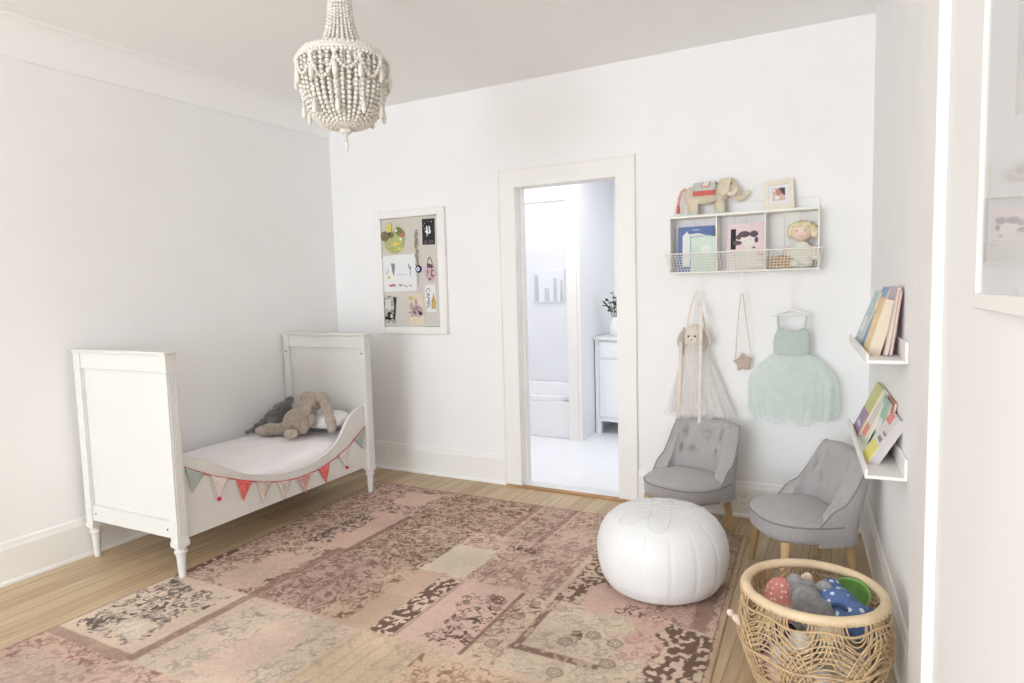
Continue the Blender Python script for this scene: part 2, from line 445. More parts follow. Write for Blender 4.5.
struct('trim_5', m, TRIM, 'white trim on the end of the bathroom partition', 'trim', bevel=.003)
struct('wall_bulkhead', M().box(BX0, 1.40, 1.36, 1.46, 2.10, BH), BATHW, 'white bulkhead over the tub')
t = thing('bathtub', 'white built-in bathtub seen through the open doorway', 'bathtub', (.75, 1.8, .004))
m = M(); m.box(-.649, .648, -.42, -.39, 0, .33); obj('apron', m, PORC, t, bevel=.006)
m = M()
ou = lambda k, f: (0 + .645*f*max(-1, min(1, 1.25*math.cos(k))), .01 + .43*f*max(-1, min(1, 1.25*math.sin(k))))
rings = [(1, .33), (1, .37), (.9, .37), (.86, .34), (.78, .1), (.5, .06)]
N_ = 40; vs = []; fs = []
for f, z in rings:
    for k in range(N_):
        a = ou(2*PI*k/N_, f); vs.append((a[0], a[1], z))
for i in range(len(rings)-1):
    for k in range(N_): fs.append((i*N_+k, i*N_+(k+1) % N_, (i+1)*N_+(k+1) % N_, (i+1)*N_+k))
fs.append(tuple(5*N_+k for k in range(N_)))
m.add(vs, fs); obj('basin', m, PORC, t)
tag(obj('bath_mat', M().grid(lambda u, v: (.62+.57*u, .93+.38*v, .004+.012*min(1, 12*min(u, 1-u, v, 1-v)+.05)+.001*math.sin(90*u)*math.sin(70*v)), 40, 30).add([(.62,.93,.005),(1.19,.93,.005),(1.19,1.31,.005),(.62,1.31,.005)], [(0,1,2,3)]), mat('white_terry', (244,245,247), 1, .03, 40, .8, 300)), 'white terry bath mat on the tiles before the tub', 'bath mat')
t = thing('wall_print', 'pale print with grey vertical strokes above the bathtub', 'picture', (.80, BY1, 1.36))
obj('panel', M().box(-.175, .175, -.02, -.001, -.165, .165), BATHW, t, bevel=.002)
m = M()
for x0, x1, z1 in ((-.165,-.11,.12),(-.05,.015,-.02),(.05,.10,.08),(.125,.165,.06)): m.prism([(x0,-.155),(x1,-.155),(x1-.008,z1),(x0+.008,z1)], -.0215, -.0195)
obj('grey_strokes', m, PRINTG, t, label='soft grey vertical strokes')
t = thing('vanity_cabinet', 'white vanity cabinet with drawer beyond the doorway', 'cabinet', (1.505, 1.668, .004))
VW, VD = 1.2, .52
m = M(); m.box(0, VW, .018, VD, .115, .86); obj('body', m, VANW, t, bevel=.003)
m = M(); m.box(0, VW, .012, .03, .115, .15); m.box(0, .035, .012, .03, .15, .86)
obj('face_frame', m, VANW, t, bevel=.002)
for x, y in ((0, .012), (VW-.05, .012), (0, VD-.05), (VW-.05, VD-.05)): obj('leg', M().box(x, x+.05, y, y+.05, 0, .115), VANW, t, bevel=.003)
for i in range(3):
    x0 = .045+i*.385
    d = obj('drawer', M().box(x0, x0+.37, 0, .018, .70, .845), VANW, t, bevel=.004)
    obj('handle', M().tube([(x0+.13,0,.77),(x0+.13,-.025,.77),(x0+.24,-.025,.77),(x0+.24,0,.77)], .004, 8), WHITE, d)
    d = obj('door', M().box(x0, x0+.37, 0, .018, .16, .685), VANW, t, bevel=.004)
    obj('inset_panel', M().box(x0+.05, x0+.32, -.003, .002, .21, .635), VANW, d, bevel=.002)
obj('countertop', M().box(0, VW+.02, -.015, VD+.03, .86, .89), STONE, t, bevel=.004)
t = thing('leafy_plant', 'small dark leafy sprig in white vase on the vanity', 'plant', (1.660, 1.80, .895)); t.scale = (1.15, 1.15, 1.15)
obj('vase', M().lathe([(.03,0),(.045,.02),(.05,.07),(.035,.12),(.028,.14),(.032,.15)], 20), TERRA, t)
m = M(); ml = M(); rnd = random.Random(4)
for k in range(9):
    a = 2*PI*k/9; L_ = rnd.uniform(.10,.2); sp = rnd.uniform(.04,.11)
    tip = Vector((math.cos(a)*sp, math.sin(a)*sp, .15+L_))
    m.tube([(0,0,.1), tuple(Vector((0,0,.14)).lerp(tip,.5)), tuple(tip)], .0022, 5)
    for q in (.4,.6,.8,1):
        p = Vector((0,0,.14)).lerp(tip, q); ml.ell(tuple(p+Vector((rnd.uniform(-.02,.02), rnd.uniform(-.02,.02), .01))), (.028,.010,.004), (rnd.uniform(-.6,.6), rnd.uniform(-.9,.1), a+rnd.uniform(-.8,.8)), 10, 6)
obj('stem', m, LEAF, t); f = obj('foliage', ml, LEAF, t)

# ------------------------------------------------------------------ rug
def vn(x, y, seed):
    rs = np.random.RandomState(seed).rand(256, 256)
    xi = np.floor(x).astype(int); yi = np.floor(y).astype(int); fx = x-xi; fy = y-yi
    fx = fx*fx*(3-2*fx); fy = fy*fy*(3-2*fy)
    g = lambda a, b: rs[a % 256, b % 256]
    return (g(xi,yi)*(1-fx)+g(xi+1,yi)*fx)*(1-fy)+(g(xi,yi+1)*(1-fx)+g(xi+1,yi+1)*fx)*fy
def fbm(x, y, seed, o=3):
    r = 0; a = .5; t = 0
    for k in range(o): r = r + a*vn(x*2**k, y*2**k, seed+k); t += a; a *= .5
    return r/t
def sst(a, b, x): t = np.clip((x-a)/(b-a), 0, 1); return t*t*(3-2*t)
def build_rug():
    YA, YB = -.325, -3.45
    NU, NV = 700, 830
    U, Vv = np.meshgrid(np.linspace(0, 1, NU), np.linspace(0, 1, NV), indexing='ij')
    Y = YA + (YB-YA)*Vv
    d = -Y
    Lx = .60 + .08*np.clip((d-.33)/1.1, 0, 1); Rx = 3.105 + .058*d
    X = Lx + (Rx-Lx)*U
    Xp = .66 + 2.51*U + 0*Y
    col = np.zeros((NU, NV, 3)); col[:] = (200,172,158)
    seed = [100]
    def area(x0, x1, y0, y1, ragged=0):
        xx, yy = X, Y
        if ragged:
            xx = X + ragged*(fbm(X/.05, Y/.05, seed[0]+50)-.5)*2; yy = Y + ragged*(fbm(X/.05, Y/.05, seed[0]+60)-.5)*2
        e = .006
        return sst(x0-e, x0+e, xx)*(1-sst(x1-e, x1+e, xx))*sst(y1-e, y1+e, yy)*(1-sst(y0-e, y0+e, yy))
    def mix(msk, c):
        nonlocal col
        col = col*(1-msk[..., None]) + np.array(c, float)*msk[..., None]
    def florals(msk, ink, s, scale=1.0, fill=.0, wear=.0):
        k = seed[0]; seed[0] += 13
        wx = X + .022*scale*(fbm(X/(.045*scale), Y/(.045*scale), k)-.5)*2; wy = Y + .022*scale*(fbm(X/(.045*scale), Y/(.045*scale), k+3)-.5)*2
        n = fbm(wx/(.024*scale), wy/(.024*scale), k+5, 2)
        li = np.exp(-((n-.5)/.030)**2)
        n2 = vn(wx/(.014*scale), wy/(.014*scale), k+8); bl = sst(.74-fill, .82-fill, n2)
        w = sst(.30+wear, .62+wear, fbm(X/.09, Y/.09, k+9))
        ink_a = np.maximum(li*.55, bl*.7)
        # scrolls, rosettes and leaves scattered over the patch
        ii, jj = np.where(msk > .5)
        if len(ii):
            rg = np.random.RandomState(k); nsc = int(len(ii)/150/scale**2)
            sel = rg.randint(0, len(ii), nsc)
            for q in sel:
                i0, j0 = ii[q], jj[q]; r = rg.uniform(.010, .028)*scale; h = int(r*1.5/.0039)+2
                sl = (slice(max(0, i0-h), i0+h+1), slice(max(0, j0-h), j0+h+1))
                dx, dy = X[sl]-X[i0, j0], Y[sl]-Y[i0, j0]
                dd = np.hypot(dx, dy); an = np.arctan2(dy, dx)+rg.uniform(0, 6.28)
                t = rg.randint(3)
                if t == 0: g = np.exp(-((dd-r*(.45+.55*((an/(2*PI)) % 1)))/.0034)**2)
                elif t == 1: g = np.exp(-((dd-r*(.8+.25*np.cos(5*an)))/.0034)**2)+np.exp(-(dd/.003)**2)
                else:
                    c_, s_ = math.cos(an.flat[0]), math.sin(an.flat[0]); u_, v_ = dx*c_+dy*s_, -dx*s_+dy*c_+12*(dx*c_+dy*s_)**2
                    g = 1-sst(.7, 1.2, np.hypot(u_/r, v_/(r*.30)))
                ink_a[sl] = np.maximum(ink_a[sl], np.clip(g, 0, 1)*.95)
        a = np.clip(ink_a, 0, 1)*(.48+.52*w)*s*1.4
        mix(msk*np.clip(a, 0, 1), ink)
    def rings(msk, ink, cx, cy, r, s=.8, w=.006, pet=6):
        dd = np.hypot(X-cx, Y-cy); an = np.arctan2(Y-cy, X-cx)
        a = np.exp(-((dd-r*(1+.05*np.cos(pet*an)))/w)**2) + .7*np.exp(-((dd-r*.45)/w)**2)
        mix(msk*np.clip(a*s, 0, 1), ink)
    def blobs(msk, ground, cream, scale=1.0, th=.5):
        k = seed[0]; seed[0] += 13
        mix(msk, ground)
        wx = X+.008*(vn(X/.02, Y/.02, k)-.5)*2
        n = vn(wx/(.019*scale), Y/(.024*scale), k+1)*.75+.25*vn(X/.009, Y/.009, k+2)
        mix(msk*sst(th, th+.09, n), cream)
    def band(x0, x1, y0, y1, ground, dots, s=1.0):
        a = area(x0, x1, y0, y1, .004); k = seed[0]; seed[0] += 7
        mix(a*s*(.72+.28*fbm(X/.04, Y/.04, k)), ground)
        mix(a*s*.8*sst(.58, .68, vn(X/.016, Y/.02, k+3)), dots)
    I = (112,86,72); K = (88,66,56); G = (158,142,132); BK = (84,72,70); CR = (214,196,180)
    P = area
    # first row, nearest the doorway wall
    a = P(.4,1.27,-.3,-.87); mix(a, (194,164,152)); florals(a, I, 1.0, 1.0, .04, -.06)
    mix(P(.98,1.22,-.42,-.66,.03), (202,168,156))
    a = P(1.27,1.9,-.3,-.87); mix(a, (188,160,142)); florals(a, (104,80,64), .95, .9, .04, -.1)
    a = P(1.9,2.14,-.3,-.87); mix(a, (190,162,148)); florals(a, I, .9, .9)
    a = P(2.14,2.48,-.3,-.87); mix(a, (204,172,160)); florals(a, I, .7)
    a = P(2.48,3.3,-.3,-.87); mix(a, (202,170,158)); florals(a, I, .6)
    for x in (1.905, 2.14): band(x-.016, x+.016, -.3, -.86, (140,106,100), (176,140,132)); band(x+.024, x+.032, -.3, -.86, (206,178,160), CR)
    # second row
    a = P(.4,1.0,-.87,-1.4); mix(a, (190,160,146)); florals(a, I, 1.0, 1.0, .05, -.1)
    a = P(1.0,1.26,-.82,-1.38); mix(a, (200,166,153)); b = P(.96,1.1,-.9,-1.36,.03); florals(b, BK, 1.0, 1.1, .12, -.15)
    band(1.245,1.285,-.82,-1.4, (118,90,80), (150,120,108))
    a = P(1.285,1.76,-.87,-1.4); mix(a, (188,162,144)); florals(a, (106,82,66), 1.0, .95, .05, -.12)
    a = P(1.76,2.45,-.87,-1.4); mix(a, (206,177,164)); florals(a, (146,112,100), .95, 1.15, .03, -.02)
    b = P(2.02,2.2,-.93,-1.02,.02); florals(b, K, 1, 1.1, .1, -.2)
    mix(P(1.76,2.0,-1.05,-1.40,.025), (212,196,178))
    band(2.2,2.25,-1.1,-1.38,(160,126,112),CR,.8); band(2.40,2.44,-.9,-1.41,(150,118,106),CR,.9); band(2.448,2.474,-.87,-1.42,(206,180,160),CR); band(2.13,2.46,-.872,-.9,(160,126,114),CR,.9)
    a = P(2.476,3.3,-.87,-1.42); mix(a, (204,172,160)); florals(a, I, .8, 1.2)
    a = P(2.476,2.66,-.86,-1.38,.03); blobs(a, (106,80,70), (204,180,162), .75, .50)
    # third row
    a = P(.4,1.2,-1.4,-1.95); mix(a, (200,173,157)); florals(a, (110,84,72), 1.0, 1.05, .04, -.03)
    mix(P(.92,1.17,-1.52,-1.93,.05)*.85, (205,176,160))
    band(1.19,1.245,-1.36,-1.97, (132,102,90), (166,136,122))
    a = P(1.25,1.75,-1.4,-1.95); mix(a, (186,154,141)); florals(a, (124,94,88), 1.0, 1.0, .06, -.12)
    band(1.44,1.47,-1.5,-1.93,(138,106,98),(176,146,134),.8)
    a = P(1.62,1.9,-1.4,-1.98); mix(a, (198,168,148)); florals(P(1.62,1.76,-1.4,-1.95), I, .8, 1.2)
    a = P(1.9,2.012,-1.42,-1.965,.006); blobs(a, (96,72,64), (210,188,170), .8, .48)
    band(2.02,2.028,-1.42,-1.96,(150,118,108),(150,118,108))
    a = P(2.03,2.325,-1.41,-1.95); mix(a, (208,175,163)); b = P(2.13,2.32,-1.5,-1.93,.05); florals(b, (86,64,56), 1.0, 1.4, .03, -.05)
    band(2.322,2.342,-1.41,-1.95,(108,82,74),(150,118,104))
    a = P(2.342,2.49,-1.41,-2.0); mix(a, (204,180,162)); florals(a, I, .8, 1.2, 0, .05)
    a = P(2.49,3.3,-1.41,-1.98); mix(a, (207,188,168)); florals(a, G, .75, 1.1, 0, .05)
    a = P(2.60,2.95,-1.2,-1.43,.05); mix(a, (206,172,160)); florals(P(2.74,2.95,-1.2,-1.42,.03), K, .9, 1.5, .03, -.1)
    a = P(2.86,3.09,-1.40,-1.70,.04); mix(a*.8, (206,172,160)); florals(a, (170,120,112), .7, 1.2)
    band(2.478,2.508,-1.36,-1.825,(112,86,76),(196,168,150)); band(2.478,2.83,-1.79,-1.825,(112,86,76),(196,168,150))
    for cx, cy in ((2.655,-1.70),(2.735,-1.61),(2.40,-1.60),(2.405,-1.83),(2.70,-1.90),(2.83,-1.63),(2.85,-1.77)): rings(P(2.3,3.0,-1.4,-2.0), K, cx, cy, .026, .55, .005, 5)
    florals(P(2.65,2.70,-1.60,-1.66,.01), K, 1, .8, .2, -.3)
    a = P(2.86,3.12,-.94,-1.36); mix(a, (187,156,145)); florals(a, (128,96,88), .85, 1.2); mix(P(3.055,3.12,-.94,-1.4,.02)*.6, (128,98,90))
    a = P(2.98,3.18,-1.42,-2.02,.05); blobs(a, (100,76,68), (206,182,166), .95, .52)
    # fourth row
    a = P(.4,1.2,-1.95,-2.52); mix(a, (207,186,170)); florals(P(.72,1.12,-2.0,-2.46,.05), (86,76,73), 1.0, 1.15, .10, -.12)
    mix(P(.9,1.08,-2.30,-2.44,.04)*.8, (214,198,184))
    band(1.19,1.24,-1.97,-2.54, (140,112,98), (170,142,126)); band(.5,1.24,-2.49,-2.545,(142,114,100),(170,142,126),.9)
    a = P(1.24,1.86,-1.97,-2.52); mix(a, (207,187,170)); florals(a, (150,136,126), .75, 1.6, .0, .06)
    mix(P(1.5,1.72,-2.05,-2.45,.06)*.8, (208,180,166))
    a = P(1.86,2.2,-1.98,-2.52); mix(a, (203,180,154)); mix(a*.35*sst(.75,.95,.5+.5*np.sin(X*90+3*fbm(X/.3,Y/.3,77))), (172,146,116)); florals(a, G, .5, 1.3, 0, .1)
    a = P(2.2,3.4,-2.0,-2.52); mix(a, (200,174,150)); florals(a, (140,100,80), .9, 1.4, .04, 0)
    band(1.86,2.9,-1.955,-1.99,(206,180,158),(190,160,140),.9)
    # last rows, towards the viewer
    a = P(.4,1.2,-2.54,-3.5); mix(a, (198,164,150)); florals(a, (138,104,98), .95, 1.2, .03, -.03)
    a = P(.75,1.2,-2.62,-2.95,.06); mix(a*.6, (190,172,158))
    a = P(1.2,1.95,-2.52,-3.5); mix(a, (207,174,162)); florals(a, I, .6, 1.5)
    a = P(1.95,3.5,-2.52,-3.5); mix(a, (196,168,150)); florals(a, I, .8, 1.2)
    # woven border along the right edge and thin dark selvedge on the others
    m_ = sst(Rx-.088, Rx-.078, X)*(1-sst(-.93, -.90, -Y)*0)*sst(-.98, -.94, Y)
    mix(m_, (176,154,130)); florals(m_, (120,98,82), .9, .9, .04, -.1)
    mix(sst(Rx-.026, Rx-.016, X), (188,160,134)); mix(sst(Rx-.032, Rx-.028, X)*(1-sst(Rx-.028, Rx-.024, X)), (120,92,78))
    mix((1-sst(Lx+.006, Lx+.014, X))*.8, (112,86,76)); mix(sst(YA-.014, YA-.006, Y)*.7, (124,96,84))
    blobs((1-sst(Lx+.05, Lx+.055, X))*sst(-1.99, -1.97, Y)*(1-sst(-1.62,-1.60,Y))*sst(.012, .014, X-Lx), (96,74,68), (202,180,166), 1.0, .55)
    # overall wear
    w = .90+.16*fbm(X/.25, Y/.25, 900) + .06*(fbm(X/.012, Y/.012, 901)-.5)
    col = np.array((196,174,160.))*.18+col*.82
    col = np.clip(col*w[..., None], 0, 255)/255
    # to linear, then an even gain brightens the whole rug colour
    lin = np.where(col <= .04045, col/12.92, ((col+.055)/1.055)**2.4)
    lin = np.clip(lin*np.array((1.21, 1.235, 1.20)), 0, .9)
    Z = np.full_like(X, .008) + .0015*fbm(X/.03, Y/.03, 902)
    edge = np.minimum.reduce([X-Lx, Rx-X, YA-Y, Y-YB]); Z = np.where(edge < .003, .0006, Z)
    me = bpy.data.meshes.new('area_rug')
    co = np.stack([X, Y, Z], -1).reshape(-1, 3)
    idx = np.arange(NU*NV).reshape(NU, NV)
    q = np.stack([idx[:-1,:-1], idx[1:,:-1], idx[1:,1:], idx[:-1,1:]], -1).reshape(-1, 4)[:, ::-1]
    me.vertices.add(len(co)); me.vertices.foreach_set('co', co.ravel())
    me.loops.add(q.size); me.loops.foreach_set('vertex_index', q.ravel().astype(np.int32))
    me.polygons.add(len(q)); me.polygons.foreach_set('loop_start', (np.arange(len(q))*4).astype(np.int32))
    me.update(calc_edges=True)
    me.polygons.foreach_set('use_smooth', [True]*len(q))
    at = me.color_attributes.new('dye', 'FLOAT_COLOR', 'POINT')
    rgba = np.ones((NU*NV, 4), np.float32); rgba[:, :3] = lin.reshape(-1, 3); at.data.foreach_set('color', rgba.ravel())
    mt = mat('patchwork_wool', (200,170,156), 1, 0, 5, .5, 420, spec=.05)
    nt = mt.node_tree; N = nt.nodes; L = nt.links; p = N['Principled BSDF']
    a = N.new('ShaderNodeAttribute'); a.attribute_name = 'dye'
    nz = N.new('ShaderNodeTexNoise'); nz.inputs['Scale'].default_value = 160; nz.inputs['Detail'].default_value = 3
    tc = N.new('ShaderNodeTexCoord'); L.new(tc.outputs['Object'], nz.inputs['Vector'])
    mr = N.new('ShaderNodeMapRange'); mr.inputs['From Min'].default_value = .3; mr.inputs['From Max'].default_value = .7; mr.inputs['To Min'].default_value = .86; mr.inputs['To Max'].default_value = 1.08
    L.new(nz.outputs['Fac'], mr.inputs['Value'])
    x = N.new('ShaderNodeVectorMath'); x.operation = 'SCALE'
    L.new(a.outputs['Color'], x.inputs[0]); L.new(mr.outputs[0], x.inputs['Scale']); L.new(x.outputs[0], p.inputs['Base Color'])
    me.materials.append(mt)
    o = bpy.data.objects.new('area_rug', me); COL.objects.link(o)
    tag(o, 'large faded pink and brown patchwork rug on the oak floor', 'rug')
build_rug()

# ------------------------------------------------------------------ toddler bed
def rail_top(v):
    pts = [(-.70,.592),(-.63,.580),(-.53,.541),(-.46,.494),(-.39,.447),(-.30,.404),(-.215,.375),(-.10,.348),(.01,.334),(.11,.332),(.21,.344),(.30,.366),(.38,.400),(.44,.447),(.485,.506),(.53,.556),(.60,.592),(.66,.602),(.72,.604)]
    for (a, za), (b, zb) in zip(pts, pts[1:]):
        if v <= b:
            t = max(0, (v-a)/(b-a)); return za+(zb-za)*t
    return pts[-1][1]
bed = thing('toddler_bed', 'white painted toddler bed with panelled ends and scooped side rails', 'bed', (.018, -1.262, 0), R(1.1))
for iu, u in enumerate((.034, .715)):
    for v in (-.712, .71):
        BT = 1.112 if v < 0 else 1.088
        m = M()
        m.box(u-.026, u+.026, v-.03, v+.03, .185, BT-.004)
        m.box(u-.029, u+.029, v-.033, v+.033, .165, .192); m.box(u-.029, u+.029, v-.033, v+.033, BT-.10, BT-.094)
        # flutes on the broad faces
        for k in (-.017, -.006, .006, .017):
            for sx in (-1, 1): m.box(u+sx*.026-.002, u+sx*.026+.002, v+k-.003, v+k+.003, .22, BT-.12)
        post = obj('post', m, BEDW, bed, bevel=.002)
        m = M()
        for sx in ((1,) if iu else (-1,)):
            x = u+sx*.027
            m.T = Matrix.Translation((x, v, BT-.05)) @ Matrix.Rotation(sx*PI/2, 4, 'Y')
            m.lathe([(.022,0),(.022,.003),(.018,.003),(.014,.001),(.010,.004),(.002,.005)], 16, fn=lambda r, z, a: r*(1+.06*math.cos(8*a)))
        obj('rosette', m, BEDW, post)
        z0 = .009 if iu else .0
        m = M(); m.lathe([(.013,z0),(.016,z0+.004),(.0165,.02),(.021,.10),(.0225,.128),(.030,.132),(.031,.142),(.024,.147),(.024,.152),(.029,.157),(.030,.168)], 20, (u, v, 0))
        obj('leg', m, BEDW, bed)
def bed_end(v, sgn, name):
    BT = 1.112 if v < 0 else 1.088
    """panelled end between the posts; sgn is the outer side"""
    m = M()
    m.box(.05, .695, v-.009, v+.009, .22, BT-.06)
    m.box(.05, .695, v-.022, v+.022, BT-.092, BT-.012); m.box(.05, .695, v-.022, v+.022, .205, .285)
    m.box(.05, .69, v-.025, v+.025, BT-.098, BT-.09); m.box(.05, .69, v-.025, v+.025, .285, .291)
    m.box(.056, .062, v-.014, v+.014, .29, BT-.10); m.box(.683, .689, v-.014, v+.014, .29, BT-.10)
    p = obj(name, m, BEDW, bed, bevel=.002)
    m = M(); m.box(-.002, .747, v-.036, v+.036, BT-.012, BT); m.box(.002, .743, v-.032, v+.032, BT-.02, BT-.012)
    obj('cap_rail', m, BEDW, p, bevel=.003)
    m = M()
    for u in (.085, .66): obj('bolt_hole', M().cyl((u, v+sgn*.0215, .245), (u, v+sgn*.0232, .245), .005, n=10), SPIKE, p, label='small dark bolt hole')
    for u in (.034, .715): obj('bolt_hole', M().cyl((u, v-sgn*.0295, .955), (u, v-sgn*.0312, .955), .006, n=10), SPIKE, p, label='small dark bolt hole')
bed_end(-.712, -1, 'foot_panel'); bed_end(.71, 1, 'head_panel')
for u in (.022, .706):
    poly = [(-.684, .19), (.682, .19)] + [(v, rail_top(v)) for v in np.linspace(.682, -.684, 60)]
    rail = obj('side_rail', M().prism(poly, u-.010, u+.010, 'yz'), BEDW, bed, bevel=.002)
    n_ = 60; vv = np.linspace(-.668, .678, n_)
    obj('rail_beading', M().tube([(u, v, rail_top(v)+.001) for v in vv], .013, 8, flat=.45), BEDW, rail)
m = M()
for v in np.linspace(-.6, .6, 11): m.box(.03, .70, v-.03, v+.03, .205, .218)
obj('slats', m, OAK, bed)

# mattress, pillow
def mat_fn(u, v):
    return 0
t = thing('mattress', 'white quilted mattress lying in the toddler bed', 'mattress', (.018, -1.262, .218), R(1.1))
def slab(x0, x1, y0, y1, z0, z1, n, e, fn=None):
    """soft cushion: superellipse slab"""
    m = M()
    def f(u, v):
        a = 2*PI*u; b = -PI/2+PI*v
        cx = lambda q, p: math.copysign(abs(math.cos(q))**p, math.cos(q)); sx = lambda q, p: math.copysign(abs(math.sin(q))**p, math.sin(q))
        X = cx(b, e)*cx(a, n); Y_ = cx(b, e)*sx(a, n); Z = sx(b, e)
        p = [(x0+x1)/2+(x1-x0)/2*X, (y0+y1)/2+(y1-y0)/2*Y_, (z0+z1)/2+(z1-z0)/2*Z]
        if fn: p = fn(p, X, Y_, Z)
        return tuple(p)
    m.grid(f, 96, 40, True)
    return m
def mfn(p, X, Y_, Z):
    if Z > .2:
        p[2] += .006*math.sin(p[1]*23+.6*math.sin(p[0]*9)) + .004*math.sin(p[0]*31+p[1]*5)
        p[2] -= .05*max(0, (p[0]-.35)/.34)**2 * math.exp(-((p[1]-.0)/.42)**4)
    return p
mt_ = obj('ticking', slab(.036, .692, -.655, .665, 0, .225, .22, .28, mfn), QUILT, t)
pts = [(.345+.322*math.copysign(abs(math.cos(a))**.22, math.cos(a)), .005+.655*math.copysign(abs(math.sin(a))**.22, math.sin(a))) for a in [2*PI*k/120 for k in range(120)]]
obj('piping', M().tube([(x, y, .135-.045*max(0, (x-.35)/.34)**2*math.exp(-(y/.42)**4)) for x, y in pts], .005, 6, True), QUILT, t)
def pfn(p, X, Y_, Z):
    p[2] += .008*math.sin(p[0]*22+1)*max(0, Z)+.006*math.sin(p[1]*27)*max(0, Z); return p
PL = (.018, -1.262, .43)
t2 = slab(.16, .665, .45, .668, .0, .115, .5, .8, pfn)
pl = obj('pillow', t2, PILLOW, None); pl.location = PL; pl.rotation_euler = (R(4), 0, R(1.1))
tag(pl, 'plump white pillow against the head panel of the bed', 'pillow')

# bunting strung along the front rail
bt = thing('bunting_garland', 'string of little fabric pennants hung along the bed side', 'bunting', (.018, -1.262, 0), R(1.1))
SU = .7205
bp = [(-.672,.545),(-.60,.505),(-.50,.452),(-.34,.386),(-.20,.335),(-.075,.303),(.06,.286),(.235,.292),(.38,.325),(.507,.371),(.60,.425),(.672,.470)]
def bz(v):
    for (a, za), (b, zb) in zip(bp, bp[1:]):
        if v <= b: return za+(zb-za)*(v-a)/(b-a)
    return bp[-1][1]
vs_ = np.linspace(-.672, .672, 70)
obj('string', M().tube([(SU+.001, v, bz(v)) for v in vs_], .0032, 6), CORD, bt, label='red cord')
flags = [(-.615, F_GREY, 'sage green pennant', 0), (-.475, F_WHITE, 'white dotted pennant with crimson pompom', 1), (-.325, F_RED, 'red pennant with pale dots', 0), (-.195, F_BEIGE, 'beige pennant', 0),
         (-.05, F_FLOR, 'pale floral pennant', 0), (.105, F_ROSE, 'rose dotted pennant', 0), (.275, F_RED, 'coral red pennant nearest the pillow', 0), (.455, F_WHITE, 'white dotted pennant with red tip', 1), (.615, F_GREY, 'grey pennant beside the head post', 0)]
for v, fm, lb, pom in flags:
    w = .050; hgt = .105
    m = M(); tilt = (bz(v+w)-bz(v-w))/(2*w)*.35
    def ff(a, b, v=v, w=w, hgt=hgt, tilt=tilt):
        ww = w*(1-b); vv_ = v+(a-.5)*2*ww + tilt*b*hgt
        return (SU+.004+.004*math.sin(a*PI)*(b)+.002*math.sin(6*a+v*9), vv_, bz(v+(a-.5)*2*w)*(1-b)+(bz(v)-hgt)*b)
    m.grid(ff, 11, 14)
    f = obj('pennant', m, fm, bt, solid=.0025, label=lb)
    if pom:
        q = obj('pompom', M().ell((SU+.012, v+tilt*hgt, bz(v)-hgt-.004), .0105, nu=14, nv=10), POM, f, label='crimson pompom')

# ------------------------------------------------------------------ soft toys on the bed
def plush(name, blobs, m_, parent, vox=.006, fur=.006):
    m = M()
    for b in blobs:
        m.ell(b[0], b[1], b[2] if len(b) > 2 else (0,0,0), 16, 12)
    return obj(name, m, m_, parent, remesh=vox, fur=fur)
RB = thing('plush_rabbit', 'floppy beige plush rabbit slumped on the white pillow', 'soft toy', (.43, -.87, .452), R(28))
# local: x to the right, y away from the viewer
plush('body', [((-.01,-.01,.085),(.085,.085,.088),(0,-.5,0)), ((.035,.035,.145),(.07,.07,.07)), ((.075,.06,.20),(.085,.07,.062),(0,-.2,0)), ((.045,.055,.235),(.05,.05,.04)), ((.125,.07,.225),(.05,.05,.042)),
      ((-.165,-.02,.042),(.080,.045,.040),(0,.05,.2)), ((-.10,-.03,.045),(.05,.045,.04)), ((.06,-.075,.06),(.03,.035,.045),(0,.3,0)), ((.085,-.03,.09),(.035,.03,.05),(0,.5,0))], BUNNY, RB)
plush('ear', [((.155,.02,.225),(.045,.038,.034),(0,.5,0)), ((.195,-.02,.165),(.036,.036,.062),(0,-.45,0)), ((.222,-.05,.09),(.034,.034,.062),(0,-.25,0)), ((.23,-.06,.045),(.030,.032,.036))], BUNNY, RB)
plush('ear', [((.09,-.005,.205),(.036,.026,.036)), ((.068,-.035,.155),(.034,.024,.052),(.2,.35,0)), ((.055,-.05,.115),(.032,.024,.036),(.2,.3,0))], BUNNY, RB)
for c_ in ((-.015,-.115,.030), (-.225,-.035,.038)): plush('foot', [(c_,(.046,.034,.030),(0,0,.1))], BUNNYL, RB)
plush('tail', [((-.09,.05,.05),(.024,.024,.024))], BUNNYL, RB)
m = M(); m.ell((.105,.0,.222), (.006,.005,.006), nu=10, nv=8); obj('eye', m, BLK, RB)
GP = thing('plush_toy', 'dark grey curly plush toy lying behind the beige rabbit', 'soft toy', (.21, -.885, .452), R(28))
plush('body', [((.0,.05,.085),(.075,.06,.065),(0,-.5,0)), ((.055,.06,.145),(.06,.05,.05),(0,-.4,0)), ((.095,.06,.20),(.035,.03,.028),(0,-.3,0)), ((.085,.03,.165),(.035,.03,.035)), ((-.055,.03,.05),(.05,.05,.045)), ((.015,-.005,.05),(.045,.045,.045)),
      ((.01,.10,.13),(.05,.02,.045),(0,-.4,0)), ((-.02,.01,.10),(.04,.02,.035),(0,-.4,0))], GREYP, GP, fur=.010)
plush('trunk', [((-.10,.015,.035),(.035,.03,.03),(0,.3,0)), ((-.125,-.02,.022),(.022,.03,.02)), ((-.15,-.05,.015),(.020,.022,.014))], GREYP, GP, fur=.006)
for x in (.045, .075): obj('eye', M().ell((x,.012,.150+.2*(x-.045)), .006, nu=10, nv=8), BLK, GP)

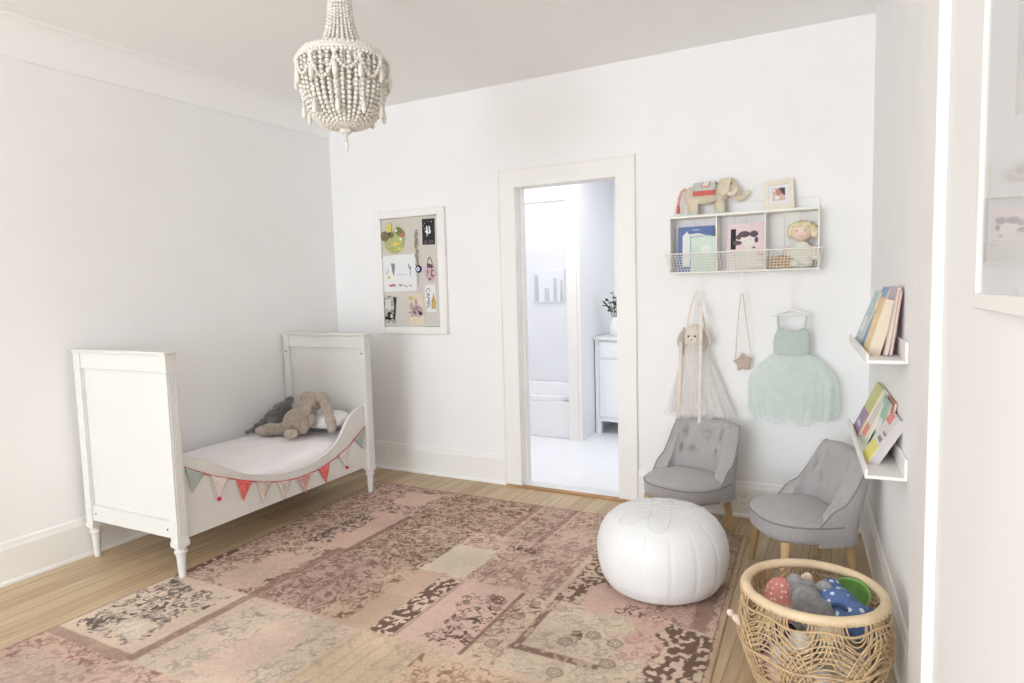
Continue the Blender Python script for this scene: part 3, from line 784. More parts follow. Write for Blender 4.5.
# ------------------------------------------------------------------ chandelier
CHX, CHY = 1.752, -1.782
ch = thing('bead_chandelier', 'whitewashed wooden bead chandelier hanging from the ceiling', 'chandelier', (CHX, CHY, 2.70))
ch['kind'] = 'thing'
def bead_base():
    nu, nv = 8, 6; vs = [(0,0,-1)]; fs = []
    for i in range(1, nv):
        t = -PI/2+PI*i/nv
        vs += [(math.cos(t)*math.cos(2*PI*k/nu), math.cos(t)*math.sin(2*PI*k/nu), math.sin(t)) for k in range(nu)]
    vs.append((0,0,1)); l = len(vs)-1
    fs += [(0, 1+(k+1) % nu, 1+k) for k in range(nu)]
    for i in range(nv-2):
        fs += [(1+i*nu+k, 1+i*nu+(k+1) % nu, 1+(i+1)*nu+(k+1) % nu, 1+(i+1)*nu+k) for k in range(nu)]
    a = 1+(nv-2)*nu; fs += [(a+k, a+(k+1) % nu, l) for k in range(nu)]
    return np.array(vs), fs
BV, BF = bead_base()
def beads(m, path, r, gap=.96):
    """string of beads along a polyline"""
    P_ = [Vector(p) for p in path]
    L = [0]
    for a, b in zip(P_, P_[1:]): L.append(L[-1]+(b-a).length)
    n = max(1, int(L[-1]/(2*r*gap)))
    j = 0
    for k in range(n):
        s = (k+.5)*L[-1]/n
        while j < len(L)-2 and L[j+1] < s: j += 1
        p = P_[j].lerp(P_[j+1], (s-L[j])/max(1e-9, L[j+1]-L[j]))
        q = r*random.uniform(.88, 1.08)
        m.add([tuple(x*q+np.array(p)) for x in BV], BF)
RH, ZH = .178, -.388            # hoop radius, hoop height below the ceiling
obj('ceiling_cup', M().lathe([(.0,0),(.06,-.002),(.058,-.02),(.03,-.035),(.012,-.04),(0,-.042)], 24, cap=False), BEAD2, ch)
obj('stem', M().cyl((0,0,-.03),(0,0,-.72), .006), ROPE, ch)
obj('crown_ring', M().tube([(.036*math.cos(2*PI*k/32), .036*math.sin(2*PI*k/32), -.06) for k in range(32)], .007, 8, True), BEAD, ch)
for k in range(24):
    a = 2*PI*k/24; pa = []
    for i in range(13):
        t = i/12; r = .036+.016*t+.034*t**3+.036*t**7
        pa.append((r*math.cos(a), r*math.sin(a), -.06+(ZH+.008+.06)*t))
    m = M(); beads(m, pa, .0066+.001*(k % 2)); obj('upper_strand', m, BEAD, ch)
m = M()
for dz, rr, r in ((.0, RH, .0095), (.013, RH-.010, .008)):
    m.tube([(rr*math.cos(2*PI*k/48), rr*math.sin(2*PI*k/48), ZH+dz) for k in range(48)], r*.8, 8, True)
obj('hoop', m, BEAD2, ch)
m = M(); beads(m, [(( RH-.02)*math.cos(2*PI*k/64), (RH-.02)*math.sin(2*PI*k/64), ZH+.024) for k in range(65)], .0085); beads(m, [((RH+.006)*math.cos(2*PI*k/64), (RH+.006)*math.sin(2*PI*k/64), ZH-.012) for k in range(65)], .0085)
obj('hoop_beads', m, BEAD2, ch)
m = M()
for k in range(36): a = 2*PI*k/36; m.tube([(.12*math.cos(a), .12*math.sin(a), ZH+.012), (RH*math.cos(a), RH*math.sin(a), ZH+.008)], .004, 5)
obj('hoop_spokes', m, BEAD, ch)
ZB = -.655
def bowl(t, r0=RH-.006):
    # t 0 at the hoop, 1 at the bottom
    q = t*PI/2
    return r0*(math.cos(q)**.62 if t < 1 else 0)*.93+.012+ .006*math.sin(PI*t), ZH-.012+(ZB-ZH+.012)*math.sin(q)**1.0
for k in range(40):
    a = 2*PI*(k+.5)/40; pa = []
    for i in range(19):
        r, z = bowl(i/18); pa.append((r*math.cos(a), r*math.sin(a), z))
    m = M(); beads(m, pa, .0092 if k % 2 else .0084); obj('basket_strand', m, BEAD, ch)
for k in range(26):
    a = 2*PI*k/26; pa = []
    for i in range(15):
        r, z = bowl(i/14); pa.append((r*.84*math.cos(a), r*.84*math.sin(a), z*.97+.0))
    m = M(); beads(m, pa, .0092); obj('inner_strand', m, BEAD2, ch)
for k in range(12):      # swags looped from the hoop
    a0 = 2*PI*k/12; pa = []
    for i in range(15):
        t = i/14; a = a0+2*PI/12*1.15*t; sag = (.085+.018*math.sin(k*2.3))*(1-(2*t-1)**2)
        rr = RH+.008; pa.append((rr*math.cos(a), rr*math.sin(a), ZH-.014-sag))
    m = M(); beads(m, pa, .0074); obj('swag', m, BEAD2, ch)
for k in range(12):      # tassels of long clay beads
    a = 2*PI*(k+.08)/12; rr = RH+.010
    m = M(); beads(m, [(rr*math.cos(a), rr*math.sin(a), ZH-.012), (rr*math.cos(a), rr*math.sin(a), ZH-.06)], .0062)
    m.lathe([(.003,.0),(.008,-.006),(.0105,-.03),(.009,-.05),(.003,-.056)], 10, (rr*math.cos(a), rr*math.sin(a), ZH-.062))
    obj('tassel', m, BEAD2, ch)
for k in range(10):
    a = 2*PI*(k+.4)/10; r, z = bowl(.50); rr = r+.014
    m = M(); beads(m, [(rr*math.cos(a), rr*math.sin(a), z+.06), (rr*math.cos(a), rr*math.sin(a), z)], .006)
    m.lathe([(.003,.0),(.007,-.006),(.0095,-.03),(.008,-.046),(.003,-.05)], 10, (rr*math.cos(a), rr*math.sin(a), z))
    obj('tassel', m, BEAD2, ch)
m = M(); m.ell((0,0,ZB-.012), (.026,.026,.018)); beads(m, [(0,0,ZB-.02),(0,0,ZB-.055)], .0075); m.lathe([(.003,0),(.008,-.006),(.0095,-.03),(.003,-.042)], 12, (0,0,ZB-.055)); obj('finial', m, BEAD2, ch)

# ------------------------------------------------------------------ pin board with its pinned papers
pb = thing('pin_board', 'linen pin board in white frame on the wall beside the doorway', 'pin board', (.737, 0, 1.495), 0)
W2, H2, FB = .31, .452, .056
m = M()
for x0, x1, z0, z1 in ((-W2, -W2+FB, -H2, H2), (W2-FB, W2, -H2, H2), (-W2+FB, W2-FB, H2-FB, H2), (-W2+FB, W2-FB, -H2, -H2+FB)): m.box(x0, x1, -.030, -.002, z0, z1)
obj('frame', m, TRIM, pb, bevel=.004)
m = M()
w_, h_ = W2-FB, H2-FB
m.tube([(-w_,-.028,-h_),(w_,-.028,-h_),(w_,-.028,h_),(-w_,-.028,h_)], .005, 8, True); obj('inner_bead', m, TRIM, pb)
obj('linen_panel', M().box(-W2+FB-.004, W2-FB+.004, -.016, -.006, -H2+FB-.004, H2-FB+.004), LINEN, pb)
YP = -.0165
def rect(x0, x1, z0, z1, tilt=0, taper=0):
    cx, cz = (x0+x1)/2, (z0+z1)/2; p = [(x0,z0),(x1,z0),(x1-taper,z1),(x0+taper,z1)]
    return [(cx+(a-cx)*math.cos(tilt)-(b-cz)*math.sin(tilt), cz+(a-cx)*math.sin(tilt)+(b-cz)*math.cos(tilt)) for a, b in p]
def sheet(m, poly, lift=0, th=.0012): m.prism(poly, YP-lift-th, YP-lift, 'xz')
def circ(cx, cz, rx, rz=None, n=24, w=0, k=5): 
    rz = rz or rx
    return [(cx+rx*(1+w*math.cos(k*2*PI*i/n))*math.cos(2*PI*i/n), cz+rz*(1+w*math.cos(k*2*PI*i/n))*math.sin(2*PI*i/n)) for i in range(n)]
def arcline(cx, cz, rx, rz, a0, a1, n=16): return [(cx+rx*math.cos(a0+(a1-a0)*i/n), YP-.004, cz+rz*math.sin(a0+(a1-a0)*i/n)) for i in range(n+1)]
# paper creature
pc = thing('paper_creature', 'round green paper-plate animal pinned top left on the board', 'craft', (0, 0, 0))
m = M(); sheet(m, [(.60+.098*math.cos(a)*(1 if math.cos(a) > -.6 else .95), 1.735+.10*math.sin(a)) for a in np.linspace(-PI*.98, PI*.42, 28)] + [(.565, 1.76), (.50, 1.765)], 0, .006); obj('body', m, GRASS, pc, bevel=.002)
m = M(); sheet(m, circ(.520, 1.765, .036, .036, 20, .06, 9), .007, .006); sheet(m, circ(.575, 1.772, .028, .022), .007, .005); obj('head', m, CRAFTB, pc)
m = M(); m.cyl((.568, YP-.012, 1.780), (.568, YP-.016, 1.780), .006, n=12); obj('eye', m, BLK, pc)
m = M(); sheet(m, [(.545,1.79),(.525,1.845),(.555,1.835),(.565,1.862),(.585,1.855),(.585,1.79)], .006, .004); obj('crest', m, YELLOW, pc)
for q_ in (circ(.625,1.705,.032,.016,14,.2,3), circ(.655,1.665,.02,.012,12,.2,3)): m = M(); sheet(m, q_, .007, .003); obj('yellow_scrap', m, YELLOW, pc)
m = M(); sheet(m, circ(.648,1.795,.034,.028,16,.1,4), .007, .004); obj('wing', m, mat('craft_dark_green', (128,138,92), .9, .3, 50), pc)
m = M(); sheet(m, circ(.676,1.775,.022,.03,14,.1,3), .007, .003); obj('red_patch', m, mat('craft_red', (190,130,104), .9, .3, 50), pc)
m = M(); sheet(m, circ(.668,1.738,.012), .009, .003); sheet(m, circ(.628,1.80,.010), .012, .003); obj('white_spots', m, WHITE, pc)
# black card
bc = thing('night_card', 'dark card with white cut-out shape, pinned top right on the board', 'card', (0, 0, 0))
m = M(); sheet(m, rect(.853,.962,1.685,1.868,R(-1)), 0, .0015); obj('sheet', m, NIGHT, bc)
m = M(); lf = .0016
sheet(m, [(.888,1.812),(.896,1.822),(.902,1.800),(.903,1.785),(.909,1.780),(.906,1.765),(.900,1.762),(.899,1.745),(.893,1.745),(.893,1.762),(.886,1.772),(.878,1.778),(.880,1.784),(.889,1.785)], lf, .001)
sheet(m, [(.908,1.815),(.918,1.818),(.924,1.800),(.921,1.792),(.929,1.782),(.926,1.768),(.917,1.760),(.907,1.765),(.910,1.775),(.917,1.774),(.917,1.782),(.909,1.789),(.912,1.800)], lf, .001)
for x, z in ((.905,1.85),(.933,1.848),(.936,1.842),(.880,1.838),(.873,1.800),(.868,1.82)): sheet(m, circ(x, z, .0025, n=8), lf, .001)
obj('white_figure', m, WHITE, bc, label='white cut-out figure')
m = M(); sheet(m, rect(.862,.897,1.690,1.715), lf, .0008); sheet(m, rect(.909,.950,1.693,1.718), lf, .0008); obj('grey_blocks', m, mat('dim_print', (92,84,84), .7, .2, 30), bc)
# drawing
dw = thing('child_drawing', 'large white paper with pencil figures and red dabs, pinned mid left', 'drawing', (0, 0, 0))
m = M(); sheet(m, rect(.478,.785,1.358,1.625,R(1)), 0, .0012); obj('sheet', m, PAPER, dw)
m = M(); sheet(m, [(.562,1.565),(.598,1.562),(.594,1.52),(.586,1.478),(.580,1.474),(.572,1.50)], lf, .0006); sheet(m, [(.716,1.555),(.724,1.556),(.732,1.535),(.742,1.535),(.745,1.52),(.738,1.515),(.736,1.465),(.731,1.465),(.731,1.515),(.722,1.53)], lf, .0006)
for i in range(7): sheet(m, rect(.612+i*.014,.621+i*.014,1.478,1.481), lf, .0006)
for x, z in ((.525,1.50),(.532,1.512),(.519,1.488),(.668,1.40),(.686,1.396),(.70,1.39),(.726,1.40),(.738,1.394),(.660,1.408)): sheet(m, circ(x, z, .007, .004, 8), lf, .0006)
obj('pencil_marks', m, mat('pencil_grey', (150,150,152), .8, .3, 60), dw)
m = M()
for x in (.545,.556,.568,.580,.590,.636,.642): sheet(m, circ(x, 1.402+.003*math.sin(x*900), .0075, .009, 8), lf, .0006)
obj('red_dabs', m, mat('red_pencil', (196,120,116), .8, .2, 50), dw)
m = M(); sheet(m, circ(.538,1.462,.014,.012,12,.2,4), lf, .0006); obj('yellow_dab', m, YELLOW, dw)
m = M(); m.cyl((.482,YP-.001,1.618),(.482,YP-.008,1.618),.005,n=10); obj('pin', m, BLK, dw)
# dried stem and eye bead
ds = thing('dried_stem', 'long dried lavender stem pinned upright on the board', 'dried plant', (0, 0, 0))
m = M(); m.tube([(.806,YP-.004,1.40),(.803,YP-.006,1.52),(.800,YP-.006,1.66),(.797,YP-.004,1.79)], .002, 6); obj('stalk', m, DRIED, ds)
m = M(); rr_ = random.Random(3)
for k in range(70):
    z = rr_.uniform(1.53, 1.80); w = .016*(1-abs((z-1.64)/.17)**1.5*.6)
    m.ell((.801+rr_.uniform(-w, w), YP-.007+rr_.uniform(-.003,.003), z), (.004,.003,.008), (0, rr_.uniform(-.6,.6), 0), 6, 5)
obj('blossom', m, DRIED, ds)
ey = thing('eye_bead', 'round navy glass eye bead with white centre hanging mid board', 'charm', (0, 0, 0))
m = M(); m.T = Matrix.Translation((.812, YP-.002, 1.515)) @ Matrix.Rotation(PI/2, 4, 'X'); m.lathe([(.026,0),(.028,.004),(.024,.009),(.0,.010)], 24, cap=False); obj('disc', m, NAVY, ey)
m = M(); sheet(m, circ(.812,1.515,.015), .0115, .001); obj('white_ring', m, WHITE, ey)
m = M(); sheet(m, circ(.812,1.515,.008), .0127, .001); obj('iris', m, mat('pale_blue', (140,160,210), .4, .05, 30), ey)
m = M(); m.cyl((.812,YP-.003,1.54),(.806,YP-.003,1.60),.001,n=6); obj('thread', m, NAVY, ey)
# pink cut-out basket
pk = thing('paper_basket', 'pinkish paper basket cut-out with dark scribbles, pinned right of the bead', 'craft', (0, 0, 0))
m = M(); sheet(m, circ(.912,1.485,.052,.062,24,.02,5), 0, .002); obj('basket', m, ROSEC, pk)
m = M(); m.tube(arcline(.910,1.535,.022,.055,0,PI), .0022, 6); obj('handle', m, mat('brown_pencil', (104,82,84), .8, .2, 50), pk)
m = M()
for x, z, a, b in ((.905,1.535,.022,.016),(.925,1.525,.012,.01),(.888,1.49,.006,.016),(.93,1.50,.014,.006),(.905,1.44,.012,.010),(.935,1.462,.010,.008),(.92,1.475,.005,.02)): sheet(m, circ(x, z, a, b, 12, .25, 3), .0022, .0008)
obj('scribbles', m, mat('plum_pencil', (120,92,98), .8, .25, 60), pk)
m = M(); m.ell((.910,YP-.005,1.592), .005, nu=10, nv=8); obj('pin', m, BLK, pk)
# card with lettering
cc = thing('lettered_card', 'small white card with dark upright lettering and ochre print, low right', 'card', (0, 0, 0))
m = M(); sheet(m, rect(.862,.952,1.205,1.40,R(1.5)), 0, .0014); obj('sheet', m, PAPER, cc)
m = M(); sheet(m, [(.912,1.225),(.948,1.225),(.950,1.275),(.936,1.33),(.930,1.345),(.926,1.32),(.914,1.29)], lf, .0007); obj('ochre_print', m, GOLD, cc)
def lettering(text, size, matx, m_, parent, name='lettering'):
    cu = bpy.data.curves.new(name, 'FONT'); cu.body = text; cu.size = size; cu.align_x = 'CENTER'; cu.align_y = 'CENTER'; cu.extrude = .0004
    ob = bpy.data.objects.new(name, cu); COL.objects.link(ob)
    me = bpy.data.meshes.new_from_object(ob.evaluated_get(bpy.context.evaluated_depsgraph_get()))
    bpy.data.objects.remove(ob)
    me.transform(matx); me.materials.clear(); me.materials.append(m_)
    o = bpy.data.objects.new(name, me); COL.objects.link(o); o.parent = parent
    return o
bpy.context.view_layer.update()
lettering('CAMEL', .052, Matrix.Translation((.885, YP-.0022, 1.303)) @ Matrix.Rotation(PI/2, 4, 'X') @ Matrix.Rotation(-PI/2, 4, 'Z') @ Matrix.Diagonal((.92, .8, 1, 1)), mat('brown_ink', (92,66,52), .7, .2, 60), cc)
# black and white photo
bw = thing('monochrome_photo', 'tilted black and white photo pinned bottom left on the board', 'photo', (0, 0, 0))
m = M(); sheet(m, rect(.475,.592,1.125,1.325,R(-6)), 0, .0014); obj('sheet', m, PHOTOG, bw)
m = M(); sheet(m, [(.566,1.318),(.600,1.312),(.578,1.145),(.562,1.15),(.576,1.24)], lf, .0006); sheet(m, circ(.535,1.175,.032,.03,14,.2,3), lf, .0006); sheet(m, circ(.50,1.16,.018,.012,10,.2,3), lf, .0006)
obj('dark_shapes', m, mat('photo_black', (58,50,44), .5, .3, 50), bw)
m = M(); sheet(m, circ(.548,1.175,.013,.014,12,.1,3), .0026, .0006); sheet(m, rect(.492,.545,1.225,1.30,R(-6)), lf, .0006); obj('pale_shapes', m, mat('photo_pale', (224,220,212), .5, .15, 60), bw)
# floral card
fc = thing('floral_card', 'cream card printed with mauve flowers, pinned bottom centre', 'card', (0, 0, 0))
m = M(); sheet(m, rect(.708,.840,1.108,1.335,R(2)), 0, .0016); obj('sheet', m, CARDY, fc)
m = M()
for x, z, a, b in ((.775,1.27,.012,.035),(.785,1.23,.03,.022),(.79,1.19,.04,.022),(.735,1.245,.018,.03),(.745,1.20,.022,.016),(.815,1.20,.018,.018)): sheet(m, circ(x, z, a, b, 16, .18, 5), lf, .0006)
obj('mauve_flowers', m, mat('mauve_print', (200,168,182), .8, .25, 50), fc)
m = M()
for x, z, a, b in ((.715,1.20,.004,.010),(.762,1.205,.012,.006),(.752,1.222,.005,.014),(.775,1.225,.005,.005),(.815,1.235,.008,.005),(.826,1.22,.010,.004),(.735,1.175,.012,.004),(.80,1.25,.004,.006)): sheet(m, circ(x, z, a, b, 10, .2, 3), .0022, .0006)
obj('dark_leaves', m, mat('plum_print', (128,104,118), .8, .2, 60), fc)
m = M(); sheet(m, circ(.730,1.305,.02,.018,14,.25,5), lf, .0006); obj('yellow_flower', m, mat('straw_print', (216,192,136), .8, .2, 50), fc)
for o in list(COL.objects):
    if o.type == 'EMPTY' and o.name in ('paper_creature','night_card','child_drawing','dried_stem','eye_bead','paper_basket','lettered_card','monochrome_photo','floral_card'):
        ch_ = [c for c in COL.objects if c.parent == o]
        # put the empty at its own sheet
        c0 = np.mean([np.mean([v.co[:] for v in c.data.vertices], 0) for c in ch_], 0)
        off = Vector((c0[0], 0, c0[2]))
        for c in ch_: c.data.transform(Matrix.Translation(-off))
        o.location = off

# outlets on the baseboards
def outlet(x, label, slots=True):
    t = thing('wall_outlet', label, 'outlet', (x, -.016, .105), group='outlets on the back baseboard')
    m = M(); m.box(-.038, .038, -.006, 0, -.058, .058); obj('plate', m, TRIM, t, bevel=.002)
    if slots:
        m = M()
        for dz in (-.022, .022):
            for dx in (-.007, .007): m.box(dx-.0012, dx+.0012, -.0066, -.005, dz-.005, dz+.005)
        obj('slot', m, SPIKE, t, label='dark slots')
outlet(3.055, 'white outlet plate on the baseboard between the two grey chairs')
outlet(.405, 'white cover plate on the baseboard beside the bed head', False)
# ------------------------------------------------------------------ wall shelf with wire bin
SX0, SX1, SZ = 2.658, 3.440, 1.420
ws = thing('wall_shelf', 'cream metal wall shelf with three bays and a wire bin front', 'shelf', ((SX0+SX1)/2, 0, SZ))
def sh(m):  # world -> local of the shelf
    m.T = Matrix.Translation((-(SX0+SX1)/2, 0, -SZ)); return m
m = sh(M()); m.box(SX0, SX1, -.122, -.003, 1.733, 1.747); obj('top_board', m, WIREW, ws, bevel=.002)
m = sh(M()); m.box(SX0, SX1, -.122, -.003, 1.420, 1.431); obj('bottom_board', m, WIREW, ws, bevel=.002)
for x in (SX0, SX1-.006): obj('side_panel', sh(M()).box(x, x+.006, -.122, -.003, 1.431, 1.733), WIREW, ws)
for x in (2.917, 3.172): obj('divider', sh(M()).box(x, x+.006, -.122, -.003, 1.431, 1.733), WIREW, ws)
m = sh(M()); m.tube([(SX0+.003,-.118,1.745),(SX0+.003,-.008,1.745),(SX0+.003,-.008,1.812),(SX1-.003,-.008,1.812),(SX1-.003,-.008,1.745)], .003, 8)
for x in (2.917, 3.172): m.cyl((x+.003,-.008,1.745),(x+.003,-.008,1.812), .0022, n=6)
obj('gallery_rail', m, WIREW, ws)
m = sh(M()); m.box(SX0+.006, SX1-.006, -.006, -.003, 1.60, 1.612); m.box(SX0+.006, SX1-.006, -.006, -.003, 1.50, 1.508)
for x in (2.78, 2.84, 3.0, 3.06, 3.26, 3.34): m.cyl((x,-.005,1.431),(x,-.005,1.733), .0018, n=6)
obj('back_wires', m, WIREW, ws)
m = sh(M())
def bin_pt(u, w):   # u along the front, w up
    x0, x1 = SX0+.003-.02*w, SX1-.003+.02*w
    return (x0+(x1-x0)*u, -.124-.034*w, 1.428+.104*w)
for i in range(47): m.cyl(bin_pt(i/46, 0), bin_pt(i/46, 1), .0013, n=5)
for j in range(8): m.cyl(bin_pt(0, j/7), bin_pt(1, j/7), .0013 if j < 7 else .0035, n=6)
for e in (0, 1):
    for j in range(8):
        p = Vector(bin_pt(e, j/7)); m.cyl(tuple(p), (SX0 if e == 0 else SX1, -.004, p.z), .0013 if j < 7 else .0032, n=6)
    for k in range(1, 8):
        a = Vector(bin_pt(e, 0)).lerp(Vector((SX0 if e == 0 else SX1, -.004, 1.43)), k/8); b = Vector(bin_pt(e, 1)).lerp(Vector((SX0 if e == 0 else SX1, -.004, 1.53)), k/8)
        m.cyl(tuple(a), tuple(b), .0013, n=5)
obj('wire_bin', m, WIREW, ws)

def in_frame(m, x, y, z, lean=0, rz=0):
    m.T = Matrix.Translation((x, y, z)) @ Matrix.Rotation(rz, 4, 'Z') @ Matrix.Rotation(lean, 4, 'X'); return m
def front_book(name, label, x0, x1, y, h, th, cover, art=None, lean=-5, rz=0):
    """a book standing cover outwards; art(parent, w, h) adds the printed shapes"""
    t = thing(name, label, 'book', ((x0+x1)/2, y, 1.4315)); t.rotation_euler = (R(lean), 0, R(rz))
    w = (x1-x0)/2
    m = M(); m.box(-w, w, -.0012, 0, 0, h); m.box(-w, w, th, th+.0012, 0, h); m.box(-w, -w+.0012, 0, th, 0, h); obj('cover', m, cover, t)
    obj('pages', M().box(-w+.0012, w-.004, .0002, th-.0002, .003, h-.003), PAGE, t)
    if art: art(t, w, h)
    return t
def flat(m, poly, k=1): m.prism(poly, -.0012-.0006*k, -.0012-.0006*(k-1)+.0001, 'xz')
def art_blue(t, w, h):
    m = M(); flat(m, [(-.075,.03),(-.03,.03),(-.03,.19),(-.036,.215),(-.045,.222),(-.052,.235),(-.058,.222),(-.07,.212),(-.075,.205)]); flat(m, circ(.0,.208,.045,.010,18,.12,5)); flat(m, circ(.035,.200,.05,.006,14,.1,4)); flat(m, rect(-.02,.02,.236,.239))
    obj('white_tower_print', m, WHITE, t, label='white tower and clouds on the cover')
front_book('picture_book', 'blue picture book with white tower on its cover, in the left shelf bay', 2.692, 2.893, -.066, .258, .012, BLUEB, art_blue)
def art_mint(t, w, h):
    m = M(); flat(m, circ(.015,.120,.030,.026,18,.1,5)); obj('white_flower_print', m, PAPER, t)
    m = M(); flat(m, circ(.015,.128,.014,.009,14,.15,5), 2); obj('pink_dab', m, SKINP, t)
front_book('thin_book', 'thin mint green book standing before the blue one in the shelf', 2.772, 2.908, -.092, .196, .008, MINTB, art_mint, -5)
def art_pink(t, w, h):
    m = M(); flat(m, rect(-.078,-.050,.115,.228)); obj('black_stripe', m, BLK, t, label='black upright bar on the cover')
    m = M()
    for i in range(14): 
        if i not in (4, 6): flat(m, rect(-.030+i*.0075,-.025+i*.0075,.206+.002*(i % 3),.2105+.003*math.sin(i*2.1)+.002))
    obj('title_line', m, ROSE2, t)
    m = M(); flat(m, circ(.012,.165,.038,.040,24)); flat(m, rect(.000,.024,.115,.13)); obj('face_print', m, SKINP, t)
    m = M(); flat(m, [(-.085,.0),(.095,.0),(.085,.05),(.06,.095),(.03,.118),(-.01,.118),(-.05,.105),(-.08,.07)]); obj('dress_print', m, DRESSP, t)
    for p_ in (circ(-.005,.197,.032,.017,18,.05,4), circ(.045,.196,.022,.018,18,.05,4), circ(-.036,.182,.014,.014,14), circ(-.042,.150,.024,.013,14,.08,3), circ(.058,.163,.010,.016,12), circ(.046,.122,.008,.005,10)):
        m = M(); flat(m, p_, 2); obj('hair_print', m, PLUM, t)
    for p_ in (rect(-.006,.002,.163,.165), rect(.022,.030,.163,.165)): m = M(); flat(m, p_, 2); obj('eye_print', m, PLUM, t)
    m = M(); flat(m, rect(.055,.095,.078,.084)); flat(m, rect(.02,.095,.008,.014)); flat(m, rect(.065,.097,.05,.053)); obj('rose_print', m, ROSE2, t)
front_book('storybook', 'pink storybook with a dark-haired girl on its cover, centre shelf bay', 2.968, 3.162, -.072, .258, .014, PINKB, art_pink)
# doll
dl = thing('cloth_doll', 'blond cloth doll in white dress sitting in the right shelf bay', 'doll', (3.352, -.07, 1.4315))
plush('body', [((0,0,.06),(.062,.035,.065)), ((0,0,.105),(.045,.03,.04)), ((-.062,-.01,.075),(.018,.018,.045),(0,.5,0)), ((.060,-.01,.075),(.018,.018,.045),(0,-.4,0)), ((-.03,-.03,.025),(.028,.03,.022)), ((.03,-.03,.025),(.028,.03,.022))], DRESSP, dl, .005, .002)
m = M(); m.ell((0,-.005,.19), (.054,.046,.050), nu=24, nv=16); m.ell((0,-.051,.183), (.006,.005,.005), nu=10, nv=8); obj('head', m, SKIND, dl)
for x in (-.078, .075): obj('hand', M().ell((x,-.02,.046), .014, nu=10, nv=8), SKIND, dl)
m = M(); m.ell((-.02,-.046,.195), (.006,.004,.006), nu=10, nv=8); m.ell((.02,-.046,.195), (.006,.004,.006), nu=10, nv=8); obj('eye', m, mat('blue_grey_eye', (164,164,172), .4, .1, 30), dl)
m = M(); m.tube([(-.014,-.0475,.170),(0,-.050,.166),(.014,-.0475,.170)], .0022, 6); obj('mouth', m, mat('pale_rose', (232,190,180), .9, .05, 30), dl)
plush('hair', [((0,.008,.215),(.060,.050,.038)), ((-.052,.0,.195),(.018,.03,.04)), ((.052,.0,.195),(.018,.03,.04)), ((.07,.0,.185),(.018,.02,.032)), ((-.022,-.036,.228),(.03,.018,.014)), ((.022,-.036,.228),(.03,.018,.014))], BLOND, dl, .005, .006)
SLV = mat('blush_sleeve', (236,206,198), .9, .1, 60)
for x, q in ((-.072,.5),(.072,-.4)): obj('sleeve', M().ell((x,-.012,.093), (.017,.016,.027), (0,q,0)), SLV, dl)
tb = thing('wicker_box', 'small tan wicker box beside the doll behind the wire front', 'box', (3.250, -.088, 1.4315))
m = M()
for i in range(6): m.tube([(-.055,-.018,.006+i*.010),(.055,-.018,.006+i*.010),(.055,.018,.006+i*.010),(-.055,.018,.006+i*.010)], .0052, 6, True)
m.box(-.05,.05,-.015,.015,.001,.045); obj('woven_side', m, TANW, tb)
obj('lid', M().ell((0,0,.060), (.050,.02,.010)), TANW, tb)

# felt elephant on the shelf top
fe = thing('felt_elephant', 'beige felt elephant with mint saddle and raised trunk on the shelf', 'soft toy', (2.865, -.062, 1.7475))
plush('body', [((-.02,0,.118),(.098,.040,.060),(0,-.05,0)), ((-.095,0,.110),(.04,.034,.055)), ((.075,0,.125),(.045,.034,.05)),
      ((.105,0,.150),(.050,.034,.048),(0,.3,0)), ((.14,0,.120),(.035,.024,.034)),
      ((-.095,.016,.04),(.027,.019,.045)), ((-.075,-.018,.04),(.027,.019,.045)), ((.055,.016,.04),(.027,.019,.045)), ((.072,-.018,.04),(.027,.019,.045)),
      ((.148,0,.092),(.026,.018,.022),(0,.6,0)), ((.170,0,.078),(.024,.015,.016)), ((.192,0,.084),(.022,.013,.013),(0,-.5,0)), ((.208,0,.100),(.016,.011,.012),(0,-.9,0)), ((.218,0,.114),(.010,.009,.010))], FLAX, fe, .005, .0015)
m = M(); m.grid(lambda u, v: (.075+.06*u-.015*v, -.038-.008*math.sin(v*3)-.006*u, .190-.075*v-.02*math.sin(u*PI)*v), 10, 12); obj('ear', m, FLAX, fe, solid=.005)
m = M(); m.ell((.128,-.030,.158), .0045, nu=10, nv=8); obj('eye', m, BLK, fe)
m = M(); m.tube([(.112,-.030,.112),(.130,-.038,.102),(.148,-.040,.106),(.158,-.038,.122),(.160,-.036,.134)], [.012,.013,.011,.007,.003], 8); obj('tusk', m, IVORY, fe)
def saddle(r_, x0, x1, t0, t1):
    m = M(); m.grid(lambda u, v: (x0+(x1-x0)*u, -(.043+r_)*math.sin(t0+(t1-t0)*v), .118+(.062+r_)*math.cos(t0+(t1-t0)*v)), 8, 16); return m
obj('saddle_cloth', saddle(.002,-.075,.045,-1.5,1.5), MINTF, fe, solid=.003)
obj('red_band', M().add(*(lambda g: (g.v, g.f))(saddle(.005,-.075,.045,1.36,1.78))), REDF, fe, solid=.004)
obj('saddle_patch', saddle(.005,-.032,.018,.25,1.10), ROSEF, fe, solid=.002, label='rose square on the saddle')
obj('patch_centre', saddle(.0075,-.022,.008,.42,.95), IVORY, fe, solid=.002)
m = M(); m.tube([(-.125,0,.155),(-.150,-.004,.140),(-.164,-.004,.10),(-.168,-.004,.065)], .008, 8); obj('tail', m, ROSEF, fe)
m = M(); m.lathe([(.002,.05),(.009,.042),(.012,.012),(.010,.0)], 12, (-.169,-.004,.018)); obj('tail_tassel', m, REDF, fe)
for x, y in ((-.095,.016),(-.075,-.018),(.055,.016),(.072,-.018)): obj('foot_trim', M().lathe([(.026,0),(.0275,.004),(.0265,.014)], 16, (x, y, .0), fn=lambda r, z, a: r*(.86+.14*abs(math.cos(a)))), MINTF, fe)
